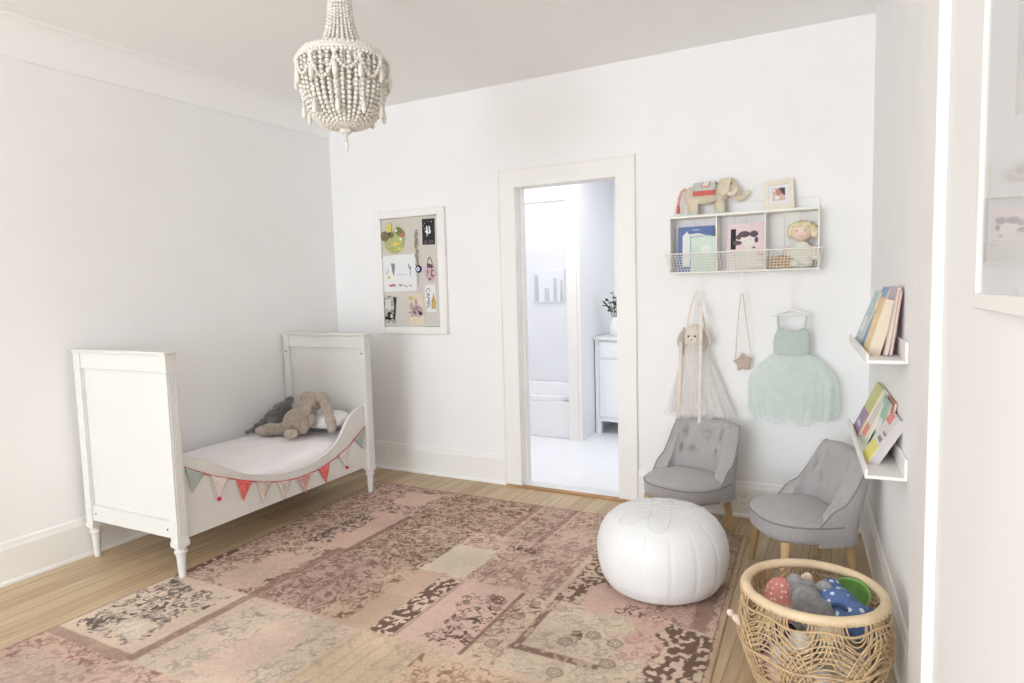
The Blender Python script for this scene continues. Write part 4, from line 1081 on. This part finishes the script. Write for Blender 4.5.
# small photo frame
pf = thing('photo_frame', 'small white photo frame leaning on top of the wall shelf', 'photo frame', (3.242, -.075, 1.7475)); pf.rotation_euler = (R(-11), R(-3), R(6))
m = M()
for a, b, c, d in ((-.075,-.052,0,.165),(.052,.075,0,.165),(-.052,.052,0,.028),(-.052,.052,.137,.165)): m.box(a, b, -.008, .008, c, d)
obj('frame', m, IVORY, pf, bevel=.002)
obj('mount', M().box(-.054,.054,-.002,.004,.026,.139), PAPER, pf)
m = M(); m.prism(rect(-.030,.032,.050,.118), -.0035, -.002, 'xz'); obj('photo', m, mat('photo_print', (220,190,176), .5, .3, 40), pf)
m = M(); m.prism([(.0,.118),(.032,.118),(.032,.075),(.018,.085)], -.0042, -.0034, 'xz'); obj('dark_corner', m, mat('photo_dark', (70,72,78), .5, .2, 40), pf)
m = M(); m.prism(circ(-.010,.066,.013,.012,12,.1,3), -.0042, -.0034, 'xz'); m.prism(rect(-.028,-.018,.10,.114), -.0042, -.0034, 'xz'); obj('pale_spot', m, PAPER, pf)
m = M(); m.prism(circ(.0,.095,.014,.018,14,.15,3), -.0042, -.0034, 'xz'); obj('rose_spot', m, mat('photo_rose', (204,138,124), .5, .2, 40), pf)

# ------------------------------------------------------------------ hooks and what hangs on them
def hook(x, label, zb=1.318):
    h = thing('wire_hook', label, 'hook', (x, -.095, SZ), group='wire hooks under the wall shelf')
    pts = [(.006,0,-.002),(0,0,-.012)] + [(0,0,-.03), (0,0,zb-SZ+.028)] + [(.011*math.sin(a), 0, zb-SZ+.012+.011*math.cos(a)-.0) for a in np.linspace(.0, PI*1.55, 12)]
    obj('wire', M().tube(pts, .0018, 6), WIREW, h)
    obj('ring', M().tube([(.006*math.cos(a), 0, -.007+.006*math.sin(a)) for a in [2*PI*k/14 for k in range(14)]], .0016, 6, True), WIREW, h)
hook(2.806, 'thin white wire hook holding the rabbit dress-up tutu, left'); hook(3.049, 'thin white wire hook holding the little star purse', 1.305); hook(3.305, 'thin white wire hook holding the dress hanger, right', 1.325)

def skirt(z0, z1, wx0, wx1, wy0, wy1, puff, n, amp, ph, zj=.02, cx=0):
    m = M()
    def f(u, v):
        a = 2*PI*u; t = v
        rx = wx0+(wx1-wx0)*(math.sin(min(1, t*puff)*PI/2)**.85 if puff else t); ry = wy0+(wy1-wy0)*math.sin(min(1, t*1.2)*PI/2)
        if puff and t > .8: rx *= 1-.10*((t-.8)/.2)**1.5
        w = 1+amp*t*(math.sin(n*a+ph)+.5*math.sin((n*2+1)*a+ph*2))
        return (cx*t+rx*w*math.cos(a), ry*w*math.sin(a), z0+(z1-z0)*t + zj*t*math.sin(5*a+ph)*math.cos(3*a))
    m.grid(f, 150, 26, True); return m
# rabbit dress-up
rd = thing('rabbit_tutu', 'blush tulle tutu with cream rabbit head and long sashes hanging on the wall', 'costume', (2.795, -.095, 1.0))
m = M(); m.ell((-.008,0,.050), (.056,.040,.078), nu=24, nv=18); m.ell((.0,-.028,.036), (.034,.022,.030), nu=16, nv=12); obj('rabbit_head', m, LINENC, rd)
for sx in (-1, 1):
    m = M(); m.grid(lambda u, v, sx=sx: (-.008+sx*(.046+.022*math.sin(v*PI)+.016*(u-.5)*math.sin(v*PI)*2.2), -.020-.010*math.cos((u-.5)*PI), .112-.165*v), 9, 16); obj('rabbit_ear', m, EARIN, rd, solid=.006)
m = M(); m.ell((-.028,-.039,.062), .0055, nu=10, nv=8); m.ell((.010,-.041,.062), .0055, nu=10, nv=8); obj('eye', m, BLK, rd)
m = M(); m.ell((-.008,-.051,.042), (.007,.005,.005), nu=10, nv=8); obj('nose', m, ROSEF, rd)
m = M(); m.tube([(-.006,-.046,.036),(.004,-.047,.040),(.004,-.047,.032),(.014,-.046,.036)], .0015, 6); obj('mouth', m, EARIN, rd)
for k, (w0, w1, z1, ph) in enumerate(((.045,.165,-.385,.3),(.040,.185,-.40,1.7),(.05,.15,-.37,2.9))):
    obj('tulle_layer', skirt(.06 if k < 2 else .02, z1, w0, w1, .035, .075, 0, 9, .10, ph, .012, .02), TUL2, rd)
m = M(); m.tube([(.010,.0,.320),(-.02,-.01,.23),(-.040,-.01,.12)], .006, 8, flat=.35); m.tube([(.010,.0,.320),(.035,-.01,.23),(.065,-.01,.10),(.09,-.01,.02)], .006, 8, flat=.35); obj('strap', m, RIBB, rd)
m = M(); m.grid(lambda u, v: (-.065+.010*(u-.5)*2+.006*math.sin(v*4)-.015*v, -.062-.018*v*0-.02*math.sin(v*PI), .03-.45*v), 4, 24); obj('sash', m, LINENC, rd, solid=.002)
m = M(); m.grid(lambda u, v: (.045+.010*(u-.5)*2+.004*math.sin(v*5), -.058-.025*math.sin(v*PI*.8), .24-.70*v), 4, 30); obj('sash', m, RIBB, rd, solid=.002)
# star purse
sp = thing('star_purse', 'taupe star-shaped purse hanging on a long pale cord', 'purse', (3.055, -.06, .912))
star = [((.056 if k % 2 == 0 else .034)*math.cos(PI/2+PI*k/5+.12), (.056 if k % 2 == 0 else .034)*math.sin(PI/2+PI*k/5+.12)) for k in range(10)]
obj('purse_body', M().prism(star, -.014, .014), STARL, sp, bevel=.006)
obj('zip', M().cyl((-.026,-.0145,.012), (.026,-.0145,.018), .0022, n=6), EARIN, sp)
m = M(); m.tube([(-.040,0,.020),(-.034,-.010,.12),(-.018,-.03,.29),(-.007,-.035,.388),(.003,-.035,.388),(.015,-.03,.29),(.034,-.010,.12),(.044,0,.020)], .0028, 7); obj('strap', m, ROPE, sp)
# hanger and dress
hg = thing('dress_hanger', 'small white hanger hooked under the wall shelf', 'hanger', (3.305, -.095, 1.20))
m = M(); m.tube([(-.098,0,-.022),(-.05,0,-.008),(0,0,.010),(.05,0,-.008),(.098,0,-.022)], [.006,.007,.009,.007,.006], 10); m.tube([(-.098,0,-.022),(0,0,-.018),(.098,0,-.022)], .0045, 8); obj('bar', m, WHITE, hg)
m = M(); m.tube([(0,0,.010),(0,0,.085)]+[(.012*math.sin(a)-.0, 0, .098-.012*math.cos(a)) for a in np.linspace(.2, PI*1.4, 12)], .0022, 8); obj('hook_wire', m, WIREW, hg)
td = thing('tutu_dress', 'mint tutu dress with sage sleeveless top hanging on white hanger', 'dress', (3.312, -.095, .97))
m = M()
def bod(u, v):
    a = 2*PI*u; z = .155*v-.005; w = .087+.006*math.sin(v*3)-.004*v
    cutx = math.cos(a)
    top = 1.0
    x = w*math.cos(a); y = .032*math.sin(a)*(1-.3*v)
    dip = .030*max(0, 1-(x/.066)**2)*(v**3) if abs(x) < .066 else 0
    arm = .055*max(0, (abs(x)-.066)/.021)*v**3
    return (x+.002*math.sin(9*a), y, z-dip-arm)
m.grid(bod, 72, 24, True); obj('bodice', m, BODICE, td, solid=.002)
for sx in (-1, 1): obj('shoulder_strap', M().tube([(sx*.064,-.028,.135),(sx*.069,-.018,.18),(sx*.071,-.002,.206),(sx*.069,.012,.19),(sx*.066,.02,.145)], .006, 8, flat=.5), BODICE, td)
obj('neck_binding', M().tube([(.066*c, -.026, .123+.028*abs(c)**2.2) for c in np.linspace(-1, 1, 17)], .003, 6), BODICE, td)
for k, (w1, z1, ph) in enumerate(((.214,-.345,.2),(.224,-.36,1.6),(.205,-.35,3.1))):
    obj('tulle_layer', skirt(.008, z1, .082, w1, .030, .082, 2.0, 11, .045, ph, .014), TUL1, td)
obj('waistband', M().tube([(.086*math.cos(2*PI*k/40), .033*math.sin(2*PI*k/40), .0) for k in range(40)], .006, 8, True), BODICE, td)

# ------------------------------------------------------------------ grey tufted chairs
def chair(loc, rz, label, buttons):
    c = thing('slipper_chair', label, 'chair', loc, rz, 'grey tufted nursery chairs')
    # seat: y- is the front
    def outline(a, f=1.0):
        x = .208*f*math.copysign(abs(math.cos(a))**.72, math.cos(a)); s_ = math.sin(a)
        y = -.235*f*abs(s_)**.80 if s_ < 0 else .115*f*abs(s_)**.6
        return x, y
    m = M(); n = 64; rings = [(0,.213),(.93,.213),(.985,.222),(1.0,.24),(1.0,.288),(.985,.302),(.95,.309),(.80,.320),(.5,.330),(.2,.334)]
    vs = []; fs = []
    for f, z in rings:
        for k in range(n):
            x, y = outline(2*PI*k/n, f); vs.append((x, y, z))
    for i in range(len(rings)-1):
        for k in range(n): fs.append((i*n+k, i*n+(k+1) % n, (i+1)*n+(k+1) % n, (i+1)*n+k))
    fs.append(tuple((len(rings)-1)*n+k for k in range(n)))
    m.add(vs, fs); seat = obj('seat', m, FABG, c, angle=60)
    pp = [outline(2*PI*k/90, 1.002)+(.293,) for k in range(90)]
    obj('piping', M().tube(pp, .0042, 6, True), PIPE, seat, label='darker piping')
    # back: thick padded shell wrapping round the rear of the seat
    NS, NH = 97, 34
    def plan(s, off):
        a = s*R(106); ca, sa = math.cos(a), math.sin(a)
        rx, ry = .174+off, .110+off
        return rx*math.copysign(abs(sa)**.62, sa), .006+ry*math.copysign(abs(ca)**.55, ca)
    def top(s):
        q = abs(s)
        return .588-.008*(q/.56)**2 if q < .56 else .580-.30*sst1((q-.56)/.44)
    def sst1(t): return t*t*(3-2*t)*.55+t*.45
    def surf(s, h, off, front):
        z = .205+(top(s)-.205)*h
        x, y = plan(s, off)
        hh = max(0, z-.28)
        y += .20*hh; x *= 1-.10*hh
        if front:
            pad = .018*math.sin(min(1, max(0, (z-.30)/.26))*PI)*(1-abs(s)**4)
            y -= pad
            for bs, bz_ in buttons:
                d = math.hypot((s-bs)*.36, (z-bz_)); y += .034*math.exp(-(d/.021)**2)
                dd = abs((s-bs)*.36); y += .006*math.exp(-(dd/.010)**2)*math.exp(-((z-bz_-.03)/.04)**2)
        return (x, y, z)
    m = M(); prof = []
    T_ = .034
    # closed section: outer face up, over the rolled top, inner face down
    sec = [(h, T_, 0) for h in np.linspace(0, .97, 14)] + [(1.0, T_*.85, 0), (1.015, T_*.3, 0), (1.015, -T_*.3, 1), (1.0, -T_*.85, 1)] + [(h, -T_, 1) for h in np.linspace(.97, .0, 44)]
    ns = len(sec); vs = []; fs = []
    for i in range(NS):
        s = -1+2*i/(NS-1)
        ed = 1-max(0, (abs(s)-.94)/.06)**2*.75
        for h, off, fr in sec: vs.append(surf(s, h, off*ed, fr))
    for i in range(NS-1):
        for k in range(ns): fs.append((i*ns+k, i*ns+(k+1) % ns, (i+1)*ns+(k+1) % ns, (i+1)*ns+k))
    fs.append(tuple(range(ns))); fs.append(tuple((NS-1)*ns+k for k in range(ns))[::-1])
    m.add(vs, fs); back = obj('backrest', m, FABG, c, angle=70)
    for bs, bz_ in buttons:
        h = (bz_-.205)/(top(bs)-.205); p = surf(bs, h, -T_, 1)
        b = M(); b.T = Matrix.Translation((p[0], p[1]-.005, p[2])) @ Matrix.Rotation(R(72), 4, 'X'); b.ell((0,0,0), (.0145,.0145,.010), nu=16, nv=8)
        obj('button', b, FABG, back)
    sp_ = []
    for sgn in (-1, 1):
        q = [surf(sgn*s, 1.0, T_*.95, 0) for s in np.linspace(.5, .995, 22)] ; sp_.append(q)
        obj('back_piping', M().tube(q, .0036, 6), PIPE, back)
    for x, y, tx, ty in ((-.145,-.165,-.02,-.02), (.145,-.165,.02,-.02), (-.145,.095,-.015,.03), (.145,.095,.015,.03)):
        obj('leg', M().tube([(x+tx, y+ty, 0), (x, y, .213)], [.0135, .021], 16), OAK, c)
    c.scale = (1.07, 1.07, 1.0)
    return c
BU = [(-.33,.505),(0,.51),(.33,.505),(-.40,.405),(-.13,.405),(.17,.405),(.42,.41)]
chair((2.822, -.325, 0), R(-20), 'grey tufted nursery chair standing behind the white pouf', [(-.36,.515),(.02,.515),(.36,.515),(-.42,.425),(-.13,.42),(.27,.42)])
chair((3.437, -.640, 0), R(-60), 'grey tufted nursery chair in the corner behind the rattan basket', [(-.25,.515),(.22,.515),(-.25,.42),(.20,.42),(-.55,.47),(.55,.47)])

# ------------------------------------------------------------------ pouf
PO = thing('leather_pouf', 'round white leather pouf with stitched star top on the rug', 'pouf', (2.860, -1.070, .0085)); PO.scale = (1.02, 1.02, .955)
PR = 16
def pf_r(z):   # radius profile, height .37
    t = z/.375
    return t
prof = [(.0,0),(.15,0),(.205,.006),(.243,.03),(.268,.075),(.281,.13),(.285,.18),(.282,.225),(.270,.27),(.247,.312),(.212,.345),(.17,.362),(.12,.371),(.06,.374),(.0,.374)]
def pfn_(r, z, a):
    k = abs(((a*PR/(2*PI)) % 1)-.5)*2     # 1 at the seams
    return r*(1-.011*max(0, (k-.78)/.22)**2*(1 if z > .01 else 0)+.004*math.sin(a*3+z*9))
pr2 = []
for (a, za), (b, zb) in zip(prof, prof[1:]):
    for q in range(3): pr2.append((a+(b-a)*q/3, za+(zb-za)*q/3))
pr2.append(prof[-1])
obj('pouf_body', M().lathe([(max(r, .001), z) for r, z in pr2], 192, fn=pfn_), LEATH, PO, angle=80)
def on_pouf(r, a, lift=.001):
    for (x, za), (b, zb) in zip(prof[6:], prof[7:]):
        if b <= r <= x: z = za+(zb-za)*((x-r)/(x-b) if x != b else 0); break
    else: z = .374
    return (r*math.cos(a), r*math.sin(a), z+lift)
for k in range(PR):
    a = 2*PI*(k)/PR
    pts = [((r-.0005)*math.cos(a)*.985, (r-.0005)*math.sin(a)*.985, z) for r, z in prof[3:10]]
    obj('seam', M().tube(pts, .0016, 6), STITCH, PO)
m = M()
for k in range(PR//2):
    a0 = 2*PI*k/(PR//2)+PI/PR; w = PI/(PR//2)
    pts = [on_pouf(.105+.115*(math.cos(t*PI/2)**.8 if abs(t) < 1 else 0), a0+w*t) for t in np.linspace(-1, 1, 17)]
    m.tube(pts, .0017, 6)
    pts = [on_pouf(.055+.05*(1-abs(t)), a0+w*(1+t)) for t in np.linspace(-1, 1, 9)]
    m.tube(pts, .0016, 6)
m.tube([on_pouf(.045, 2*PI*k/40) for k in range(40)], .0016, 6, True)
obj('star_stitching', m, STITCH, PO)

# ------------------------------------------------------------------ rattan basket
BK = thing('rattan_basket', 'large round rattan basket full of soft toys by the right wall', 'basket', (3.510, -1.545, 0))
def br(z): # radius by height
    pts = [(0,.175),(.03,.190),(.10,.222),(.17,.236),(.23,.236),(.28,.226),(.315,.216)]
    for (a, ra), (b, rb) in zip(pts, pts[1:]):
        if z <= b: return ra+(rb-ra)*max(0, z-a)/(b-a)
    return pts[-1][1]
m = M(); m.tube([(.215*math.cos(2*PI*k/72), .215*math.sin(2*PI*k/72), .322) for k in range(72)], .0165, 12, True); obj('rim', m, CANEP, BK)
m = M(); m.lathe([(.002,.004),(.18,.004),(.188,.012),(.18,.016),(.002,.016)], 48)
m.tube([(.188*math.cos(2*PI*k/64), .188*math.sin(2*PI*k/64), .011) for k in range(64)], .010, 8, True); obj('base', m, CANE, BK)
m = M(); m2 = M()
NF = 8
def bp_(th, z, lift): r = br(z)+lift; return (r*math.cos(th), r*math.sin(th), z)
for k in range(NF):
    th0 = 2*PI*k/NF+.25
    for j in range(11):
        Rk = .050+.0102*j; hz = (.070+.0182*j)
        pts = []
        for i in range(25):
            t = PI*i/24
            z = .018+hz*math.sin(t)**.9; pts.append(bp_(th0+Rk*math.cos(t)/.235, max(.016, z), .004 if (j+k) % 2 else -.001))
        m.tube(pts, .0028, 6)
    th1 = th0+PI/NF
    for j in range(8):
        Rk = .035+.0105*j; pts = []
        for i in range(21):
            t = PI*i/20; z = .312-(.05+.017*j)*math.sin(t)**.9; pts.append(bp_(th1+Rk*math.cos(t)/.235, z, -.004 if j % 2 else .001))
        m2.tube(pts, .0027, 6)
obj('arch_canes', m, CANE, BK); obj('hanging_canes', m2, CANE, BK)
m = M()
for k in range(16):
    th = 2*PI*k/16+.05; m.tube([bp_(th, z, -.008) for z in np.linspace(.012, .318, 10)], .0045, 6)
obj('stakes', m, CANE, BK)
m = M()
for z, l in ((.055, .008), (.150, .009), (.285, .006)): m.tube([bp_(2*PI*k/80, z+.006*math.sin(8*2*PI*k/80+.25*0), l) for k in range(80)], .0042, 6, True)
obj('binding_hoops', m, CANE, BK)
m = M()
for k in range(60):
    th = 2*PI*k/60+.03
    m.tube([(.212*math.cos(th), .212*math.sin(th), .300), (.236*math.cos(th), .236*math.sin(th), .318), (.216*math.cos(th+.01), .216*math.sin(th+.01), .3385)], .0020, 5)
obj('rim_lashing', m, CANEP, BK)
bx, by = 3.510, -1.545
def toy(name, label, cat, dx, dy, z, rz=0): return thing(name, label, cat, (bx+dx, by+dy, z), rz, 'toys in the rattan basket')
# lower layer, seen through the canes
def soft(name, label, cat, dx, dy, z, r, m_, fur=.004, rot=(0,0,0)):
    t = toy(name, label, cat, dx, dy, z); plush('body', [((0,0,r[2]),r,rot), ((r[0]*.5,r[1]*.2,r[2]*1.1),(r[0]*.5,r[1]*.55,r[2]*.8)), ((-r[0]*.5,-r[1]*.3,r[2]*.9),(r[0]*.5,r[1]*.5,r[2]*.8))], m_, t, .007, fur); return t
soft('plush_cushion', 'rose striped cloth toy low in the basket behind the canes', 'soft toy', -.06, -.09, .018, (.10,.075,.06), SKIRTB)
soft('plush_toy', 'violet plush toy glimpsed through the left canes of the basket', 'soft toy', -.115, .035, .018, (.055,.10,.07), PURP)
soft('plush_bear', 'cream plush bear low on the wall side of the basket', 'soft toy', .10, -.01, .018, (.085,.12,.065), mat('cream_plush', (228,218,204), 1, .1, 60, .6, 240, sheen=.4))
soft('plush_toy', 'dark plush toy at the far side deep in the basket', 'soft toy', .0, .12, .018, (.10,.06,.075), mat('charcoal_plush', (70,66,68), 1, .2, 60, .6, 240))
for dx, dy, z, r, lb in ((.03,-.168,.105,.040,'white ball behind the front canes of the basket, lower'), (-.085,-.145,.150,.034,'white ball behind the front left canes of the basket'), (-.03,-.150,.205,.035,'white ball just under the basket rim at the front')):
    t = toy('play_ball', lb, 'ball', dx, dy, z-r); m = M(); m.ell((0,0,r), r, nu=24, nv=16); obj('shell', m, WHITE, t); obj('seam', M().tube([(r*1.0*math.cos(a), r*1.0*math.sin(a), r) for a in [2*PI*k/32 for k in range(32)]], .0012, 5, True), STITCH, t)
# upper layer
t = toy('knitted_doll', 'coral dotted cloth doll at the left of the toy basket', 'soft toy', -.105, .045, .175)
plush('body', [((0,0,.075),(.062,.055,.075)), ((-.02,.02,.03),(.05,.05,.03)), ((.03,-.03,.05),(.05,.04,.045))], dotted('coral_dotted_cloth', (214,140,130), (238,206,196), 60, .3), t, .006, .004)
m = M(); m.ell((.075,.035,.125), (.024,.020,.048), (.1,.25,0)); obj('arm', m, SKIND, t)
obj('bib', M().ell((-.012,-.056,.045), (.034,.018,.03)), WHITE, t)
t = toy('plush_mouse', 'grey fluffy plush toy in the middle of the toy basket', 'soft toy', -.012, -.010, .172)
plush('body', [((0,-.03,.085),(.058,.055,.085)), ((.045,-.045,.07),(.05,.05,.075)), ((-.01,.02,.125),(.055,.05,.05)), ((.04,-.06,.03),(.06,.05,.04))], mat('mid_grey_plush', (136,134,134), 1, .3, 40, .8, 200, sheen=.5), t, .006, .010)
obj('ear', M().ell((-.045,.02,.165), (.026,.012,.03), (.2,-.3,0)), mat('soft_grey_plush', (158,154,152), 1, .2, 60, .6, 240), t); obj('ear', M().ell((.045,.015,.16), (.026,.012,.03), (.2,.4,0)), mat('grey_ear_plush', (150,148,148), 1, .2, 60, .6, 240), t)
t = toy('cloth_rabbit', 'blue dotted cloth toy lying at the right of the basket', 'soft toy', .092, -.020, .182, R(-24)); t.scale = (1.22, 1.15, 1.15)
plush('body', [((-.02,.01,.085),(.06,.055,.055),(0,.3,0)), ((.035,-.01,.07),(.05,.05,.055)), ((.055,.035,.05),(.04,.05,.05)), ((-.045,-.03,.055),(.05,.045,.05)), ((-.055,.045,.11),(.028,.04,.035))], BLUEC, t, .006, .004)
obj('tie', M().tube([(.01+.03*math.cos(a), -.04, .08+.035*math.sin(a)) for a in [2*PI*k/20 for k in range(20)]], .006, 8, True), mat('navy_cloth', (58,72,112), .95, .15, 60), t)
t = toy('toy_bowl', 'green plastic toy bowl tipped at the wall side of the basket', 'bowl', .112, .095, .255); t.rotation_euler = (R(30), R(-8), 0)
obj('bowl', M().lathe([(.003,.0),(.035,.003),(.056,.020),(.066,.045),(.068,.05),(.062,.047),(.052,.024),(.033,.009),(.003,.006)], 32, cap=False), GREEN, t)
obj('foot_ring', M().tube([(.03*math.cos(2*PI*k/24), .03*math.sin(2*PI*k/24), .0) for k in range(24)], .004, 6, True), GREEN, t)
t = toy('cream_ball', 'cream felt ball under the front rim beside the blue toy', 'ball', .055, -.125, .21); m = M(); m.ell((0,0,.036), .036, nu=24, nv=16); obj('felt', m, IVORY, t)
t = toy('wooden_peg', 'pale wooden peg doll poking out through the left canes', 'toy', -.222, -.065, .185); t.rotation_euler = (0, R(-48), R(12))
m = M(); m.lathe([(.010,0),(.014,.006),(.013,.03),(.008,.038),(.012,.044),(.0125,.052),(.006,.061),(.001,.063)], 18); obj('peg', m, SKIND, t)

# ------------------------------------------------------------------ picture ledges on the right wall
def ledge(y0, y1, z, label):
    g = thing('picture_ledge', label, 'shelf', RW(0, (y0+y1)/2, z), TA, 'white picture ledges')
    L2 = (y1-y0)/2; D = .128
    obj('back_plate', M().box(-.012, -.001, -L2, L2, 0, .075), TRIM, g, bevel=.002)
    obj('tray', M().box(-D, -.012, -L2, L2, 0, .012), TRIM, g, bevel=.002)
    obj('front_lip', M().box(-D, -D+.010, -L2, L2, .012, .034), TRIM, g, bevel=.002)
L1Z, L2Z = 1.080, .690
ledge(-1.365, -.53, L1Z, 'upper white picture ledge on the right wall')
ledge(-1.410, -.53, L2Z, 'lower white picture ledge on the right wall')
def ledge_book(name, label, ly, z, xb, lean, h, th, w, cover, art=None, yaw=0, roll=0, spine=None, group=None):
    """book leaning on the wall: xb is the foot's distance from the wall; w runs along the ledge"""
    t = thing(name, label, 'book', RW(-xb, ly, z+.0125), TA, group)
    t.rotation_euler = (Matrix.Rotation(TA+yaw, 4, 'Z') @ Matrix.Rotation(lean, 4, 'Y') @ Matrix.Rotation(roll, 4, 'X')).to_euler()
    # local: x thickness (front cover at x=0), y along ledge, z up
    m = M(); m.box(-.001, .0012, -w/2, w/2, 0, h); m.box(th-.0012, th+.001, -w/2, w/2, 0, h); m.box(0, th, w/2-.0015, w/2, 0, h); obj('cover', m, cover, t)
    obj('pages', M().box(.0012, th-.0012, -w/2+.003, w/2-.0015, .003, h-.003), PAGE if spine is None else spine, t)
    if art:
        for k, (poly, m_) in enumerate(art):
            mm = M(); mm.prism(poly, -.0018, -.0008, 'yz'); obj('cover_print', mm, m_, t)
    return t
GU, GL = 'picture books on the upper ledge', 'picture books on the lower ledge'
ledge_book('picture_book', 'pale teal book farthest along the upper ledge', -.66, L1Z, .108, R(20), .235, .010, .20, TEAL, [(rect(-.06,.05,.05,.12), WHITE)], group=GU)
ledge_book('picture_book', 'sky blue book leaning next to the pale teal one', -.80, L1Z, .098, R(20), .255, .012, .20, BLUE2, [(rect(-.07,.06,.16,.21), WHITE)], group=GU)
ledge_book('board_book', 'thick apricot book nearest on the upper ledge', -1.12, L1Z, .112, R(15), .215, .040, .17, ORNG, [(rect(-.05,.05,.06,.15), mat('apricot_print', (246,220,176), .6, .1, 30))], group=GU)
ledge_book('picture_book', 'lilac book leaning behind the apricot one', -1.13, L1Z, .060, R(9), .250, .012, .20, LILAC, [(rect(-.06,.06,.10,.18), WHITE)], group=GU)
ledge_book('thin_book', 'dusty rose thin book closest to the wall on the upper ledge', -1.14, L1Z, .044, R(7), .235, .008, .19, ROSE2, group=GU)
ledge_book('picture_book', 'lime and violet book farthest along the lower ledge', -.70, L2Z, .108, R(24), .225, .012, .22, LIME, [(rect(-.109,.109,.003,.105), VIOL), (rect(-.05,.06,.03,.05), WHITE)], group=GL)
ledge_book('picture_book', 'off-white book leaning behind the lime and violet one', -.83, L2Z, .098, R(24), .225, .014, .20, OFFW, [(rect(-.08,.07,.02,.07), CORAL)], group=GL)
ledge_book('picture_book', 'sage green book in the middle of the lower ledge', -.98, L2Z, .066, R(14), .200, .012, .19, SAGE, [(rect(-.05,.05,.06,.12), WHITE)], group=GL)
ledge_book('thin_book', 'rust brown book against the wall on the lower ledge', -1.02, L2Z, .042, R(9), .205, .010, .20, RUST, group=GL)
ledge_book('board_book', 'white book with lemon and coral cover nearest on the lower ledge', -1.17, L2Z, .108, R(30), .195, .030, .18, OFFW, [(rect(-.089,.075,.003,.072), LEMON), (rect(-.02,.088,.152,.190), CORAL), (rect(-.06,.02,.085,.10), mat('grey_print', (150,146,150), .6, .2, 40)), (rect(-.07,.0,.115,.122), mat('grey_title', (120,116,120), .6, .2, 40))], group=GL, spine=mat('lilac_page_edge', (214,206,208), .9, .06, 120, stretch=(1,1,8)))

# glazed picture close to the viewer on the right wall
gp = thing('glazed_picture', 'white framed glazed picture close by on the right wall', 'picture', RW(0, -2.62, 1.78), TA)
W3, H3 = .32, .47
m = M()
for a, b, c, d in ((-W3,-W3+.03,-H3,H3),(W3-.03,W3,-H3,H3),(-W3+.03,W3-.03,-H3,-H3+.03),(-W3+.03,W3-.03,H3-.03,H3)): m.box(-.018, -.001, a, b, c, d)
obj('frame', m, TRIM, gp, bevel=.002)
obj('mount', M().box(-.008, -.004, -W3+.028, W3-.028, -H3+.028, H3-.028), PAPER, gp)
obj('glass_pane', M().box(-.0135, -.0115, -W3+.029, W3-.029, -H3+.029, H3-.029), GLASS, gp)
m = M(); m.prism(rect(-.10,.10,-.14,.14), -.0092, -.0078, 'yz'); obj('print', m, mat('faint_print', (226,218,216), .8, .15, 12), gp)

# ------------------------------------------------------------------ light
w = bpy.data.worlds.new('World'); sc.world = w; w.use_nodes = True
bg = w.node_tree.nodes['Background']; bg.inputs['Color'].default_value = (.86, .93, 1, 1); bg.inputs['Strength'].default_value = 1.2
def area(name, loc, rot, sx, sy, e, col):
    l = bpy.data.lights.new(name, 'AREA'); l.shape = 'RECTANGLE'; l.size = sx; l.size_y = sy; l.energy = e; l.color = col
    o = bpy.data.objects.new(name, l); COL.objects.link(o); o.location = loc; o.rotation_euler = rot; return o
area('daylight_rear_window', ((WR0+WR1)/2, REAR-.02, 1.4), (R(80), 0, 0), WR1-WR0-.1, 2.2, 250, (.81, .905, 1))
area('added_ceiling_bounce', (2.2, -6.2, 1.75), (PI, 0, 0), 1.2, 1.2, 70, (.84, .92, 1))  # added fill without a lamp body, bounced off the ceiling behind the viewer
area('bathroom_ceiling_fill', (1.2, .75, BH-.03), (0, 0, 0), 1.4, .8, 12, (1, .99, .98))  # unseen area light added to brighten the bathroom, no fixture
area('bathroom_tub_fill', (.75, 1.85, BH-.03), (0, 0, 0), .9, .5, 5.5, (1, .99, .98))  # second unseen fill, added to whiten the wall over the tub
area('bathroom_vanity_fill', (2.2, 1.0, BH-.03), (0, 0, 0), .9, .5, 9, (1, .99, .98))  # third unseen fill, added for the vanity side of the bathroom

# ------------------------------------------------------------------ camera
cam = bpy.data.cameras.new('camera'); co = bpy.data.objects.new('camera', cam); COL.objects.link(co)
cam.sensor_width = 36; cam.lens = 654.96/1024*36; cam.clip_start = .02
YAW, PIT, ROL = -.4908, .0856, -.02672
fw = Vector((math.sin(YAW)*math.cos(PIT), math.cos(YAW)*math.cos(PIT), -math.sin(PIT)))
rt = Vector((math.cos(YAW), -math.sin(YAW), 0)); up = rt.cross(fw)
rt2 = math.cos(ROL)*rt+math.sin(ROL)*up; up2 = -math.sin(ROL)*rt+math.cos(ROL)*up
co.matrix_world = Matrix((( rt2.x, up2.x, -fw.x, 3.638), (rt2.y, up2.y, -fw.y, -3.908), (rt2.z, up2.z, -fw.z, 1.38), (0,0,0,1)))
sc.camera = co
sc.view_settings.view_transform = 'Standard'; sc.view_settings.look = 'None'
sc.view_settings.gamma = 1; sc.view_settings.use_curve_mapping = False
sc.view_settings.exposure = -0.2
sc.cycles.use_denoising = True
sc.cycles.max_bounces = 10; sc.cycles.diffuse_bounces = 6; sc.cycles.transparent_max_bounces = 24
sc.cycles.sample_clamp_indirect = 8
